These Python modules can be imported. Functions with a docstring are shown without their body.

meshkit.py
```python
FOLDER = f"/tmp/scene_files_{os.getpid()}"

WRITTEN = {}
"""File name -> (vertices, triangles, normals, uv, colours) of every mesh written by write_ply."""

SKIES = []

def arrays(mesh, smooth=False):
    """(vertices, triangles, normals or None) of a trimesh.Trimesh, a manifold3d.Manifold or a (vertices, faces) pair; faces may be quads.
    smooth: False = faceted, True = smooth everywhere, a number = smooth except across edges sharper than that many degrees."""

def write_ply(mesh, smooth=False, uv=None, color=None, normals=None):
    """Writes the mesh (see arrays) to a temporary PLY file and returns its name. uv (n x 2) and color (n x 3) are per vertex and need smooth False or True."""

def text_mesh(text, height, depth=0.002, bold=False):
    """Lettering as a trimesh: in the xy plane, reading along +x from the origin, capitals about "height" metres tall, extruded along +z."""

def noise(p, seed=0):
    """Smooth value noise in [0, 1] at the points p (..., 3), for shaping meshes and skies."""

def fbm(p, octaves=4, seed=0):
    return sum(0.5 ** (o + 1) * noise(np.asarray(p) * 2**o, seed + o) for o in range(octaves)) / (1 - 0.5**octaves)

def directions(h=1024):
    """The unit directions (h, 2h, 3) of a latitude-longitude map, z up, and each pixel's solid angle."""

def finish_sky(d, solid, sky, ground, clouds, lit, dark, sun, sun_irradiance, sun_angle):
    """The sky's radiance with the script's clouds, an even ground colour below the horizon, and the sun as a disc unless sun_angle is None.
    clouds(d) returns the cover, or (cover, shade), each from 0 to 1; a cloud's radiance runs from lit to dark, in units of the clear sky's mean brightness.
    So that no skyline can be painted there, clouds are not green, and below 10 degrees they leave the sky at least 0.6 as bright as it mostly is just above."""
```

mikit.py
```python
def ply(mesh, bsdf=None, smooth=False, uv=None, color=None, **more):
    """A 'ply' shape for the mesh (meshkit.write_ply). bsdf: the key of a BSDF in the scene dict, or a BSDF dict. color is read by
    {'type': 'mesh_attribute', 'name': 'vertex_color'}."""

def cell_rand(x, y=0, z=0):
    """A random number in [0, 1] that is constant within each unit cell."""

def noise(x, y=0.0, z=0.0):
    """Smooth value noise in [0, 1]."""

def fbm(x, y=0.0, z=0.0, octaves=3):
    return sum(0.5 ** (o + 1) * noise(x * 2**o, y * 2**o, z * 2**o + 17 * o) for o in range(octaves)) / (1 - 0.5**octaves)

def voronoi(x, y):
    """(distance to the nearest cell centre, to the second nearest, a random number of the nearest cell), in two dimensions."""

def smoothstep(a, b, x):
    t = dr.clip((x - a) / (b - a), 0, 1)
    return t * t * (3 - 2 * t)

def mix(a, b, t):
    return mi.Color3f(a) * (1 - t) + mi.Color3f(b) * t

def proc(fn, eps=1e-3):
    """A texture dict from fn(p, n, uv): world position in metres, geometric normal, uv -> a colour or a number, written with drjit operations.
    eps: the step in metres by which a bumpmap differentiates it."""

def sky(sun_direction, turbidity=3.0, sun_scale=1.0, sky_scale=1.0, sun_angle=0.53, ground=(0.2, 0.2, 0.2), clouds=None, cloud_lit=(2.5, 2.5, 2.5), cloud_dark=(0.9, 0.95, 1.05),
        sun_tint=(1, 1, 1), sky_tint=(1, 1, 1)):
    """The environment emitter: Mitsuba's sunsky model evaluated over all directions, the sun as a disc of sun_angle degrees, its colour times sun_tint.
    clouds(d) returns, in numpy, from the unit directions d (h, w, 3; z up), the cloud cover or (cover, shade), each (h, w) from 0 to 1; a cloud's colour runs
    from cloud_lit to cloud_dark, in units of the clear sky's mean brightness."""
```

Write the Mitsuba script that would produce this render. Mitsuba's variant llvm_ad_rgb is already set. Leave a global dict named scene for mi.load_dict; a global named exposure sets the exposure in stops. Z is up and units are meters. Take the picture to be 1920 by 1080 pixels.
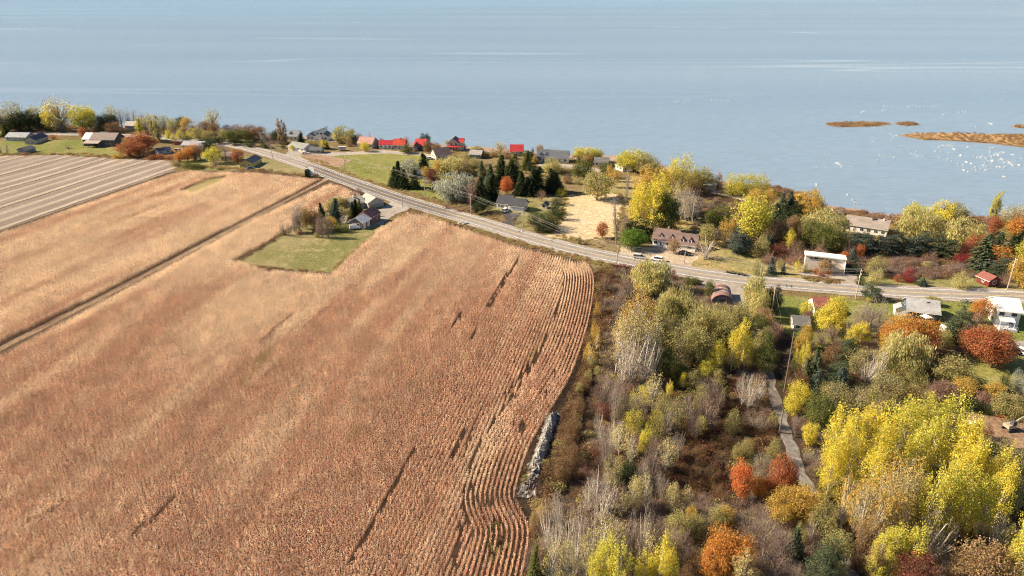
import math, numpy as np, trimesh, mitsuba as mi, drjit as dr, mikit, meshkit
from mikit import noise as N_, fbm as F_, smoothstep as SS, mix as MX, cell_rand as CR
from shapely.geometry import Polygon, LineString, Point, box as sbox
from shapely import affinity
import shapely
T = mi.ScalarTransform4f
scene, labels = {}, {}
R = np.random.default_rng(7)

# ------------------------------------------------------------------ camera, sky, exposure
CAM_H, FOC = 92.0, 1331.0                       # height of the drone (m), focal length in pixels of a 1920 px wide frame
PITCH = math.atan(552 / FOC)
FW = np.array([0, math.cos(PITCH), -math.sin(PITCH)]); UP = np.array([0, math.sin(PITCH), math.cos(PITCH)])
EYE = np.array([0, 0, CAM_H])
scene['camera'] = {'type': 'perspective', 'fov': 2 * math.degrees(math.atan(960 / FOC)), 'fov_axis': 'x', 'near_clip': 1.0, 'far_clip': 90000.0,
                   'to_world': T().look_at(origin=EYE.tolist(), target=(EYE + FW).tolist(), up=[0, 0, 1])}
SUN_AZ, SUN_EL = math.radians(9), math.radians(34)
SUN = (-math.cos(SUN_AZ) * math.cos(SUN_EL), math.sin(SUN_AZ) * math.cos(SUN_EL), math.sin(SUN_EL))
scene['sky'] = mikit.sky(SUN, turbidity=3, sun_scale=1.55, sky_scale=0.66)
exposure = 2.2


def at(px, py, z=0.0):
    """The point of the plane at height z seen at a pixel of the 1920 x 1080 survey frame."""
    d = FW + np.array([(px - 960) / FOC, 0, 0]) + UP * (540 - py) / FOC
    return EYE + d * (z - CAM_H) / d[2]


def mpp(p):
    """Metres per survey pixel at a point."""
    return float((p - EYE) @ FW) / FOC


def W2(pts, z=0.0):
    return [tuple(at(p[0], p[1], p[2] if len(p) > 2 else z)[:2]) for p in pts]


# ------------------------------------------------------------------ helpers
def numbered(name):
    k, i = name, 1
    while k in USED:
        k = f'{name}_{i:03d}'; i += 1
    USED.add(k)
    return k


USED = set()


def tag(key, label=None, cat=None, group=None, kind=None):
    labels[key] = {k: v for k, v in (('label', label), ('category', cat), ('group', group), ('kind', kind)) if v}
    return key


def put(key, shape):
    key = numbered(key)
    scene[key] = shape
    return key


def structure(name, shape, label):
    k = put(name, shape)
    return tag(k, label, None, None, 'structure')


def rgb(c):
    return {'type': 'rgb', 'value': [float(x) for x in c]}


def solid(mesh, c, smooth=False, wear=0.0):
    """A mesh in one paint colour, read from its vertices by the shared 'paint' material; wear: patchy weathering of the paint."""
    if wear:
        vv, ff = trimesh.remesh.subdivide_to_size(mesh.vertices, mesh.faces, 1.1)
        mesh = trimesh.Trimesh(vv, ff, process=False)
    v, f = np.array(mesh.vertices), np.array(mesh.faces)
    if smooth is False:
        v, f = v[f].reshape(-1, 3), np.arange(len(f) * 3).reshape(-1, 3)
    return mikit.ply((v, f), 'paint', smooth=bool(smooth), color=np.clip(np.tile(np.asarray(c, float), (len(v), 1)) * (1 + wear * 2 * (meshkit.fbm(v / [1.3, 1.3, 0.9] + 40, 3)[:, None] - 0.5) + (np.random.default_rng(len(v)).normal(0, wear * 0.35, (len(v), 1)) if wear else 0)), 0.004, 0.9))


def cat(ms):
    return trimesh.util.concatenate([m for m in ms if m is not None])


def boxm(x0, x1, y0, y1, z0, z1):
    m = trimesh.creation.box((x1 - x0, y1 - y0, z1 - z0)); m.apply_translation(((x0 + x1) / 2, (y0 + y1) / 2, (z0 + z1) / 2)); return m


def tube(pts, radii, sides=6):
    p = np.asarray(pts, float); radii = np.broadcast_to(np.asarray(radii, float), (len(p),))
    t = np.gradient(p, axis=0); t /= np.linalg.norm(t, axis=1, keepdims=True) + 1e-12
    a = np.cross(t, np.where(np.abs(t[:, 2:]) < 0.9, [0, 0, 1.0], [1.0, 0, 0])); a /= np.linalg.norm(a, axis=1, keepdims=True) + 1e-12
    b, ang = np.cross(t, a), np.arange(sides) * 2 * np.pi / sides
    v = (p[:, None] + radii[:, None, None] * (np.cos(ang)[None, :, None] * a[:, None] + np.sin(ang)[None, :, None] * b[:, None])).reshape(-1, 3)
    i, j = np.meshgrid(np.arange(len(p) - 1), np.arange(sides), indexing='ij')
    q = np.stack([i * sides + j, i * sides + (j + 1) % sides, (i + 1) * sides + (j + 1) % sides, (i + 1) * sides + j], -1).reshape(-1, 4)
    caps = [[k, 0, k + 1] for k in range(1, sides - 1)] + [[(len(p) - 1) * sides + x for x in (0, k, k + 1)] for k in range(1, sides - 1)]
    return trimesh.Trimesh(v, np.vstack([q[:, [0, 1, 2]], q[:, [0, 2, 3]], caps]), process=False)


def sheet(poly, z, rough=0.0, cell=None):
    """A polygon (world xy) as a flat sheet; its outline roughened by `rough` metres."""
    poly = poly if hasattr(poly, 'exterior') else Polygon(poly).buffer(0)
    if rough:
        g = poly.segmentize(rough * 1.6)
        r = np.random.default_rng(int(abs(poly.area)) % 9999)
        c = np.array(g.exterior.coords)[:-1]
        c = c + r.normal(0, rough * 0.35, c.shape)
        poly = Polygon(c).buffer(0)
    ms = []
    for g in getattr(poly, 'geoms', [poly]):
        if g.area > 0:
            v, f = trimesh.creation.triangulate_polygon(g, engine='earcut')
            ms.append(trimesh.Trimesh(np.column_stack([v, np.full(len(v), z)]), f, process=False))
    m = cat(ms)
    n = np.cross(m.vertices[m.faces[:, 1]] - m.vertices[m.faces[:, 0]], m.vertices[m.faces[:, 2]] - m.vertices[m.faces[:, 0]])[:, 2]
    f = np.array(m.faces); f[n < 0] = f[n < 0][:, ::-1]
    return trimesh.Trimesh(m.vertices, f, process=False)


def spline(pts, step=4.0):
    """A smooth line through world xy points (Catmull-Rom), resampled."""
    p = np.asarray(pts, float); p = np.vstack([2 * p[0] - p[1], p, 2 * p[-1] - p[-2]]); out = []
    for i in range(1, len(p) - 2):
        n = max(2, int(np.linalg.norm(p[i + 1] - p[i]) / step)); t = np.linspace(0, 1, n, endpoint=False)[:, None]
        out.append(0.5 * (2 * p[i] + (p[i + 1] - p[i - 1]) * t + (2 * p[i - 1] - 5 * p[i] + 4 * p[i + 1] - p[i + 2]) * t ** 2 + (3 * p[i] - p[i - 1] - 3 * p[i + 1] + p[i + 2]) * t ** 3))
    return np.vstack(out + [p[-2:-1]])


def ribbon(line, off0, off1, z, jag=0.0):
    line = np.asarray(line); t = np.gradient(line, axis=0); t /= np.linalg.norm(t, axis=1, keepdims=True); n = np.column_stack([-t[:, 1], t[:, 0]])
    r = np.random.default_rng(3)
    a = line + n * (off0 + r.normal(0, jag, (len(line), 1))); b = line + n * (off1 + r.normal(0, jag, (len(line), 1)))
    v = np.column_stack([np.vstack([a, b]), np.full(2 * len(line), z)]); k = len(line); i = np.arange(k - 1)
    f = np.vstack([np.stack([i, i + 1, i + k + 1], 1), np.stack([i, i + k + 1, i + k], 1)])
    if off1 > off0:
        f = f[:, ::-1] if np.cross(v[f[0, 1]] - v[f[0, 0]], v[f[0, 2]] - v[f[0, 0]])[2] < 0 else f
    elif np.cross(v[f[0, 1]] - v[f[0, 0]], v[f[0, 2]] - v[f[0, 0]])[2] < 0:
        f = f[:, ::-1]
    return trimesh.Trimesh(v, f, process=False)


# ------------------------------------------------------------------ materials
VC = {'type': 'mesh_attribute', 'name': 'vertex_color'}
ROW_A = math.atan2(1265 - 960, math.hypot(FOC, 552))      # the corn rows' direction, clockwise from straight ahead
RU = np.array([math.sin(ROW_A), math.cos(ROW_A)]); RV = np.array([math.cos(ROW_A), -math.sin(ROW_A)])


def uvrow(p):
    return p.x * float(RU[0]) + p.y * float(RU[1]), p.x * float(RV[0]) + p.y * float(RV[1])


def mat(name, fn, rough=0.95, spec=0.1):
    scene[name] = {'type': 'twosided', 'b': {'type': 'principled', 'base_color': mikit.proc(fn) if callable(fn) else (fn if isinstance(fn, dict) else rgb(fn)), 'roughness': rough, 'specular': spec}}


mat('paint', VC, 0.6, 0.3)
mat('bark', VC, 0.9, 0.1)
scene['leaf'] = {'type': 'principledthin', 'base_color': VC, 'roughness': 0.75, 'diff_trans': 0.95, 'spec_trans': 0.0, 'eta': 1.25}


def grassy(a, b, c, s=1.0, grain=0.9):
    def fn(p, n, uv):
        big, mid, fine = F_(p.x / (22 * s), p.y / (30 * s), 0.0, 3), F_(p.x / 3.1, p.y / 4.0, 3.0, 3), F_(p.x / 0.45, p.y / 0.6, 7.0, 2)
        col = MX(MX(a, b, SS(0.35, 0.65, big)), c, SS(0.5, 0.75, mid) * 0.7)
        return col * (1 - grain / 2 + grain * fine)
    return fn


mat('ground_mat', grassy((0.17, 0.13, 0.06), (0.20, 0.16, 0.09), (0.11, 0.09, 0.05)))
mat('lawn_mat', grassy((0.175, 0.175, 0.07), (0.23, 0.205, 0.105), (0.29, 0.25, 0.14)))
mat('green_mat', grassy((0.155, 0.18, 0.05), (0.21, 0.21, 0.07), (0.26, 0.23, 0.11)))
mat('dry_mat', grassy((0.30, 0.25, 0.12), (0.23, 0.21, 0.09), (0.36, 0.28, 0.15)))
mat('hay_mat', grassy((0.50, 0.41, 0.275), (0.42, 0.355, 0.21), (0.57, 0.475, 0.345)))
mat('litter_mat', grassy((0.055, 0.04, 0.03), (0.075, 0.052, 0.036), (0.04, 0.032, 0.024)))  # brown leaf litter, its colour darkened to deepen the shade between the trees
mat('bare_mat', grassy((0.33, 0.24, 0.17), (0.27, 0.19, 0.13), (0.20, 0.13, 0.10)))
mat('gravel_mat', grassy((0.33, 0.305, 0.28), (0.37, 0.34, 0.315), (0.27, 0.245, 0.22), 1.0, 0.35))
mat('lane_mat', grassy((0.19, 0.185, 0.19), (0.23, 0.22, 0.22), (0.12, 0.10, 0.085), 0.4))  # gravel with litter, toned dark to stand in for tree shade on the lane
mat('beige_mat', grassy((0.42, 0.355, 0.285), (0.36, 0.30, 0.23), (0.47, 0.40, 0.33), 1.0, 0.5))
mat('soil_mat', grassy((0.075, 0.052, 0.036), (0.095, 0.062, 0.042), (0.12, 0.085, 0.055)))  # brown soil, its colour darkened to deepen the shade in the corn gaps
mat('shore_mat', grassy((0.30, 0.23, 0.20), (0.24, 0.20, 0.19), (0.33, 0.24, 0.17)))
mat('islet_mat', grassy((0.36, 0.24, 0.13), (0.28, 0.18, 0.10), (0.20, 0.16, 0.08)))


def asphalt(p, n, uv):
    # uv: u metres along, v metres across from the centre line
    patch = SS(-125, -110, p.x) * SS(-22, -32, p.x)
    base = MX((0.29, 0.275, 0.27), (0.165, 0.155, 0.165), patch)
    wheel = SS(0.55, 0.0, dr.abs(dr.abs(uv.y) - 1.75)) * 0.16 + SS(0.55, 0.0, dr.abs(dr.abs(uv.y) - 0.95)) * 0.05
    crack = SS(0.10, 0.0, dr.abs(dr.fma(1.0, dr.abs(N_(uv.x / 9.0, uv.y / 2.6, 5.0) - 0.5), 0.0) * 6 - 0.0)) * SS(0.45, 0.6, N_(uv.x / 40.0, 3.0))
    seal = SS(0.16, 0.10, dr.abs(uv.y - 1.35 - 0.25 * (N_(uv.x / 14.0, 9.0) - 0.5))) * SS(0.5, 0.62, N_(uv.x / 30.0, 17.0))
    f = F_(uv.x / 1.8, uv.y / 0.5, 2.0, 3)
    return base * (1 - wheel) * (0.78 + 0.44 * f) * (1 - 0.62 * dr.maximum(crack, seal))


mat('asphalt_mat', asphalt, 0.8, 0.3)
mat('line_mat', lambda p, n, uv: mi.Color3f(0.80, 0.79, 0.74) * (0.55 + 0.6 * F_(p.x / 0.9, p.y / 0.9, 0.0, 2)), 0.7)
mat('yellow_line_mat', lambda p, n, uv: mi.Color3f(0.70, 0.50, 0.14) * (0.55 + 0.6 * F_(p.x / 1.3, p.y / 1.3, 0.0, 2)), 0.7)
mat('drive_mat', grassy((0.075, 0.075, 0.085), (0.095, 0.09, 0.10), (0.12, 0.115, 0.12)))


def stubble(p, n, uv):
    u, v = uvrow(p)
    w = v + 1.6 * (N_(u / 40.0, v / 30.0) - 0.5) + 0.5 * (N_(u / 7.0, v / 5.0) - 0.5)
    k = w / 9.2
    ph = k - dr.floor(k)
    rk = CR(dr.floor(k), 5.0)
    band = SS(0.04 + 0.12 * rk, 0.26, ph) * SS(0.62, 0.34 + 0.1 * rk, ph) * (0.55 + 0.45 * CR(dr.floor(k), 8.0))
    fine = N_(w / 0.38, u / 30.0)
    j = w / 27.6 + 0.31
    pj = j - dr.floor(j)
    furrow = SS(0.022, 0.010, dr.abs(pj - 0.5))
    c = MX((0.245, 0.205, 0.175), (0.45, 0.39, 0.325), band * (0.45 + 0.75 * F_(u / 25.0, w / 2.0, 0.0, 3)))
    c = c * (0.82 + 0.36 * F_(u / 30.0, w / 12.0, 9.0, 3))
    return MX(c * (0.66 + 0.40 * fine + 0.28 * F_(p.x / 0.9, p.y / 0.9, 0.0, 2)), (0.09, 0.065, 0.05), furrow)


mat('stubble_mat', stubble)


def corn_col(p, n, uv):
    u, v = uvrow(p)
    streak = F_(u / 60.0, v / 6.5, 1.0, 4)                       # long bands along the rows
    blot = F_(u / 30.0 + 9, v / 22.0, 4.0, 3)
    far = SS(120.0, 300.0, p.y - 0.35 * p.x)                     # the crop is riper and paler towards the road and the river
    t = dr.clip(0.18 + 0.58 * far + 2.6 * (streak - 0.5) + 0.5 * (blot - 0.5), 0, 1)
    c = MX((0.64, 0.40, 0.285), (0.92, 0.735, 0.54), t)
    g1 = CR(dr.floor(p.x / 0.55), dr.floor(p.y / 0.6), 3.0)
    g2 = CR(dr.floor(p.x / 0.45) + 77, dr.floor(p.y / 0.5), dr.floor(p.z / 0.8))
    c = MX(c, (0.93, 0.78, 0.56), SS(0.66, 1.0, g1) * 0.8)
    c = MX(c, (0.30, 0.11, 0.085), SS(0.64, 1.0, g2) * 0.75 * (1 - 0.45 * far))
    c = c * (0.70 + 0.60 * F_(u / 3.2, v / 2.2, 12.0, 3))
    green = SS(0.76, 0.86, F_(u / 14.0 + 31, v / 6.0 + 5, 8.0, 3))
    return MX(c, (0.30, 0.27, 0.07), green * 0.4)


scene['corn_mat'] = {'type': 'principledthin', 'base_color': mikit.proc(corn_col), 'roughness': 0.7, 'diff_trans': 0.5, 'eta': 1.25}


def water_col(p, n, uv):
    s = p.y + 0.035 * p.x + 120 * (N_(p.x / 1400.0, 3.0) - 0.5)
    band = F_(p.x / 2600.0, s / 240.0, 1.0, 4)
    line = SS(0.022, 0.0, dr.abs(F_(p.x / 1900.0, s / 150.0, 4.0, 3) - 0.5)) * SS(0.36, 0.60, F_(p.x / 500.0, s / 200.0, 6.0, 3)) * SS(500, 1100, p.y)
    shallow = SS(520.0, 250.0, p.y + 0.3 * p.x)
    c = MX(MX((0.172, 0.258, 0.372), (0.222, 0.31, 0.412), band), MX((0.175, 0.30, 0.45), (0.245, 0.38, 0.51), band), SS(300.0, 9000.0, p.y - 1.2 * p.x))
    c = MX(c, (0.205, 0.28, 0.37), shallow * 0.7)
    ripple = F_(p.x / 5.0, p.y / 1.7, 2.0, 3)
    return MX(c * (0.88 + 0.24 * ripple), (0.50, 0.60, 0.66), line * 0.26)


def water_bump(p, n, uv):
    return F_(p.x / 5.5, p.y / 2.6, 0.0, 3)


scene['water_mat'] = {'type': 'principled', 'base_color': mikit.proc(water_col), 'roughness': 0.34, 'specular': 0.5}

# ------------------------------------------------------------------ ground, water, fields
SHORE_PX = [(-420, 226), (-200, 229), (0, 232), (120, 234), (250, 237), (330, 243), (430, 243), (520, 253), (600, 257), (700, 264), (760, 266), (850, 269), (930, 276), (1000, 283), (1100, 291),
            (1160, 292), (1230, 302), (1300, 324), (1345, 336), (1450, 347), (1490, 354), (1535, 383), (1600, 392), (1650, 400), (1750, 407), (1850, 406), (1920, 400), (2100, 392), (2500, 380)]
sp = np.array(W2(SHORE_PX))
sp = np.vstack([[-9000, sp[0, 1] + 900], sp, [9000, sp[-1, 1] + 300]])
xs = np.unique(np.concatenate([np.linspace(-9000, -700, 30), np.arange(-700, 700, 4.0), np.linspace(700, 9000, 30)]))
ys = np.interp(xs, sp[:, 0], sp[:, 1]) + 5 * np.sin(xs / 23.0) * (np.abs(xs) < 700) * 0.5 + np.random.default_rng(2).normal(0, 1.0, len(xs)) * (np.abs(xs) < 700)


def shore_y(x):
    return float(np.interp(x, xs, ys))


rows = [np.column_stack([xs, np.full(len(xs), y), np.zeros(len(xs))]) for y in (-9000, -500, 0, 60)]
for off, z in ((-30, 0.0), (-12, -0.15), (0, -0.62), (30, -1.6), (60, -4)):
    rows.append(np.column_stack([xs, ys + off, np.full(len(xs), z)]))
V = np.vstack(rows); k = len(xs); F = []
for r_ in range(len(rows) - 1):
    i = np.arange(k - 1) + r_ * k
    F += [np.stack([i, i + 1, i + k + 1], 1), np.stack([i, i + k + 1, i + k], 1)]
structure('ground', mikit.ply((V, np.vstack(F)), 'ground_mat'), 'broad flat farmland of dry grass running down to the river shore')
wv = []
wr = np.concatenate([[-200], np.arange(0, 1200, 60.0), np.geomspace(1250, 60000, 30)])
wx = np.concatenate([-np.geomspace(60000, 1500, 14), np.linspace(-1400, 1400, 57), np.geomspace(1500, 60000, 14)])
gx, gy = np.meshgrid(wx, wr); kk = len(wx)
i, j = np.meshgrid(np.arange(len(wr) - 1), np.arange(kk - 1), indexing='ij'); q = (i * kk + j).ravel()
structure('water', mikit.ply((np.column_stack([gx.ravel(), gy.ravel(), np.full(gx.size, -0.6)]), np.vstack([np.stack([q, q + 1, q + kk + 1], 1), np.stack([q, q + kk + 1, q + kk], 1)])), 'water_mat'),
          'wide calm grey-blue river reaching to the top of the picture')
shore = Polygon([(x, y - 13 - 4 * math.sin(x / 31)) for x, y in zip(xs, ys) if -700 < x < 700] + [(x, y - 0.2) for x, y in zip(xs[::-1], ys[::-1]) if -700 < x < 700])
# the shore strip follows the slope of the bank
sx = xs[(xs > -700) & (xs < 700)]; sy = ys[(xs > -700) & (xs < 700)]
SV, nb = [], 5
for off, z in ((-16, 0.035), (-12, -0.11), (-5, -0.38), (1.5, -0.61), (6, -0.75)):
    SV.append(np.column_stack([sx, sy + off + np.random.default_rng(5).normal(0, 1.2 if off in (-16, 1.5) else 0, len(sx)), np.full(len(sx), z)]))
SV = np.vstack(SV); k2 = len(sx); SF = []
for r_ in range(nb - 1):
    i = np.arange(k2 - 1) + r_ * k2
    SF += [np.stack([i, i + 1, i + k2 + 1], 1), np.stack([i, i + k2 + 1, i + k2], 1)]
structure('shore', mikit.ply((SV, np.vstack(SF)), 'shore_mat'), 'narrow muddy brown tidal shore along the river edge')


def patch(name, mat_, pts, z, label, rough=1.0):
    return structure(name, mikit.ply(sheet(Polygon(W2(pts)).buffer(0), z, rough), mat_), label)


STUBBLE = [(-260, 292), (0, 292), (110, 290), (230, 297), (318, 300), (338, 309), (322, 322), (0, 433), (-260, 522)]
CZ = 1.75                                                  # far edges of the crop are seen over the plants' tops
FIELD_B = [(322, 324, CZ), (345, 320, CZ), (480, 323, CZ), (590, 334, CZ), (601, 338), (500, 391), (330, 480), (170, 562), (0, 646), (-330, 815), (-420, 560), (0, 435, CZ)]
TRACK = [(622, 331), (500, 394.5), (330, 485), (170, 568), (0, 655), (-330, 830)]
FIELD_A = [(618, 343, CZ), (640, 347, CZ), (680, 367, CZ), (640, 385), (560, 420), (438, 493), (500, 505, CZ), (618, 513, CZ), (664, 480), (714, 432), (764, 404), (800, 402, CZ), (860, 424, CZ), (960, 459, CZ), (1060, 484, CZ), (1100, 494, CZ), (1112, 515, CZ),
           (1112, 545, 1), (1103, 600, 1), (1086, 660, 1), (1060, 720, 1), (1022, 780, 1), (995, 832, 1), (985, 862, 1), (968, 925, 1), (978, 962, 1), (990, 1000, 1), (988, 1060, 1), (975, 1130), (940, 1300), (300, 1300), (-420, 1000), (-330, 838, CZ), (0, 664, CZ), (170, 575, CZ), (330, 489, CZ), (500, 398, CZ)]
patch('stubble_field', 'stubble_mat', STUBBLE, 0.03, 'pale harvested field striped with stubble rows, at the left')
patch('field_soil', 'soil_mat', [(320, 322), (480, 320), (610, 332), (690, 365), (640, 385), (560, 420), (437, 495), (618, 513), (716, 430), (770, 400), (860, 422), (1060, 482), (1104, 492), (1116, 515), (1116, 545), (1090, 660), (1062, 722), (1025, 780), (972, 925), (994, 1000), (992, 1060), (950, 1300), (300, 1300), (-440, 1010), (-440, 560), (0, 434)], 0.06,
      'dark bare soil under the corn rows')
tl = spline(W2(TRACK), 5)
structure('dirt_track', mikit.ply(ribbon(tl, -1.3, 1.3, 0.09, 0.15), 'bare_mat'), 'narrow grey dirt track running between the corn fields')
patch('lawn', 'lawn_mat', [(440, 494), (500, 503), (618, 511), (660, 478), (712, 430), (700, 415), (720, 398), (690, 365), (640, 386), (562, 421)], 0.09, 'mown green lawn cut into the corn behind the barn', 0.6)
patch('lawn', 'green_mat', [(-60, 268), (60, 262), (160, 262), (232, 270), (238, 292), (110, 289), (-60, 291)], 0.05, 'bright green yard round the brown-roofed barn at the left')
patch('lawn', 'lawn_mat', [(440, 290), (510, 299), (560, 312), (590, 327), (585, 332), (480, 321), (350, 318), (330, 308), (380, 290)], 0.05, 'olive lawn beside the yellow garage near the far road')
patch('lawn', 'green_mat', [(600, 300), (655, 287), (720, 283), (790, 287), (880, 315), (830, 340), (845, 380), (800, 368), (745, 352), (690, 338), (640, 318)], 0.05, 'bright green meadow above the road bend')
patch('lawn', 'lawn_mat', [(925, 398), (900, 375), (950, 362), (1050, 360), (1060, 395), (1005, 420), (1010, 436), (960, 424), (975, 400), (945, 398)], 0.05, 'green lawn round the charcoal-roofed house')
patch('hay_field', 'hay_mat', [(1062, 366), (1160, 362), (1168, 385), (1150, 447), (1085, 450), (1022, 446), (1055, 410)], 0.07, 'pale straw-coloured mown field beside the bare poplar')
patch('lawn', 'dry_mat', [(1110, 345), (1185, 330), (1300, 345), (1420, 360), (1560, 420), (1330, 470), (1190, 440), (1165, 380), (1085, 372)], 0.05, 'dry yellow grass among the trees behind the dormered house')
patch('yard', 'beige_mat', [(1165, 462), (1230, 466), (1330, 462), (1335, 487), (1290, 506), (1225, 495), (1160, 478)], 0.07, 'brown gravel forecourt in front of the dormered house', 0.6)
patch('lawn', 'dry_mat', [(1335, 468), (1420, 470), (1510, 500), (1500, 528), (1410, 522), (1290, 508), (1300, 490)], 0.09, 'dry pale lawn right of the dormered house')
patch('lawn', 'lawn_mat', [(1600, 505), (1700, 520), (1930, 524), (1930, 550), (1700, 542), (1600, 535)], 0.07, 'olive roadside lawn beside the red shed')
patch('lawn', 'green_mat', [(1440, 552), (1660, 566), (1960, 566), (1960, 640), (1500, 640), (1430, 600)], 0.05, 'green lawn below the road at the right')
patch('lawn', 'green_mat', [(1690, 668), (1930, 665), (1930, 735), (1700, 720)], 0.07, 'bright green back lawn at the right edge')
patch('clearing', 'bare_mat', [(1770, 765), (1850, 772), (1960, 765), (1960, 850), (1820, 825)], 0.09, 'bare brown yard with scattered equipment at the right edge')
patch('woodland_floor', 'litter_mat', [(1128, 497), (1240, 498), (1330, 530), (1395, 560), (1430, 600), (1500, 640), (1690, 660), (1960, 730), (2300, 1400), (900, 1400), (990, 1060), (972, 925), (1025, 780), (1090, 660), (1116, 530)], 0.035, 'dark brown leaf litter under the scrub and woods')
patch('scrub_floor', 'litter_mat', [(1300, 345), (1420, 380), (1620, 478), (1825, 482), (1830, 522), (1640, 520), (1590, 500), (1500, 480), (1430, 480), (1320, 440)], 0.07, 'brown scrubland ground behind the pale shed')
# the paved road and its gravel shoulders
ROAD_PX = [(-300, 247), (-100, 248), (60, 250), (200, 253), (330, 260), (430, 271), (500, 287), (570, 309), (640, 335), (700, 356), (760, 376), (830, 397), (900, 417), (980, 442), (1060, 464), (1150, 484), (1250, 503), (1330, 516), (1420, 527), (1550, 538), (1700, 548), (1920, 556), (2300, 566), (2900, 580)]
road_line = spline(W2(ROAD_PX), 4)
structure('road_shoulder', mikit.ply(ribbon(road_line, -6.3, 6.0, 0.10, 0.18), 'gravel_mat'), 'pale gravel shoulders along both sides of the road')
rb = ribbon(road_line, -4.5, 4.5, 0.13)
kk = len(road_line); sl = np.concatenate([[0], np.cumsum(np.linalg.norm(np.diff(road_line, axis=0), axis=1))])
road = put('road', mikit.ply(rb, 'asphalt_mat', smooth=True, uv=np.vstack([np.column_stack([sl, np.full(kk, -4.5)]), np.column_stack([sl, np.full(kk, 4.5)])])))
tag(road, 'two-lane grey asphalt road curving across the scene', kind='structure')
put('road__edge_line', mikit.ply(ribbon(road_line, -3.68, -3.36, 0.145), 'line_mat')); put('road__edge_line', mikit.ply(ribbon(road_line, 3.36, 3.68, 0.145), 'line_mat'))
put('road__center_line', mikit.ply(ribbon(road_line, 0.09, 0.27, 0.145), 'yellow_line_mat')); put('road__center_line', mikit.ply(ribbon(road_line, -0.27, -0.09, 0.145), 'yellow_line_mat'))


def lane(name, mat_, pts, w, z, label, jag=0.2):
    return structure(name, mikit.ply(ribbon(spline(W2(pts), 3), -w / 2, w / 2, z, jag), mat_), label)


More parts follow.
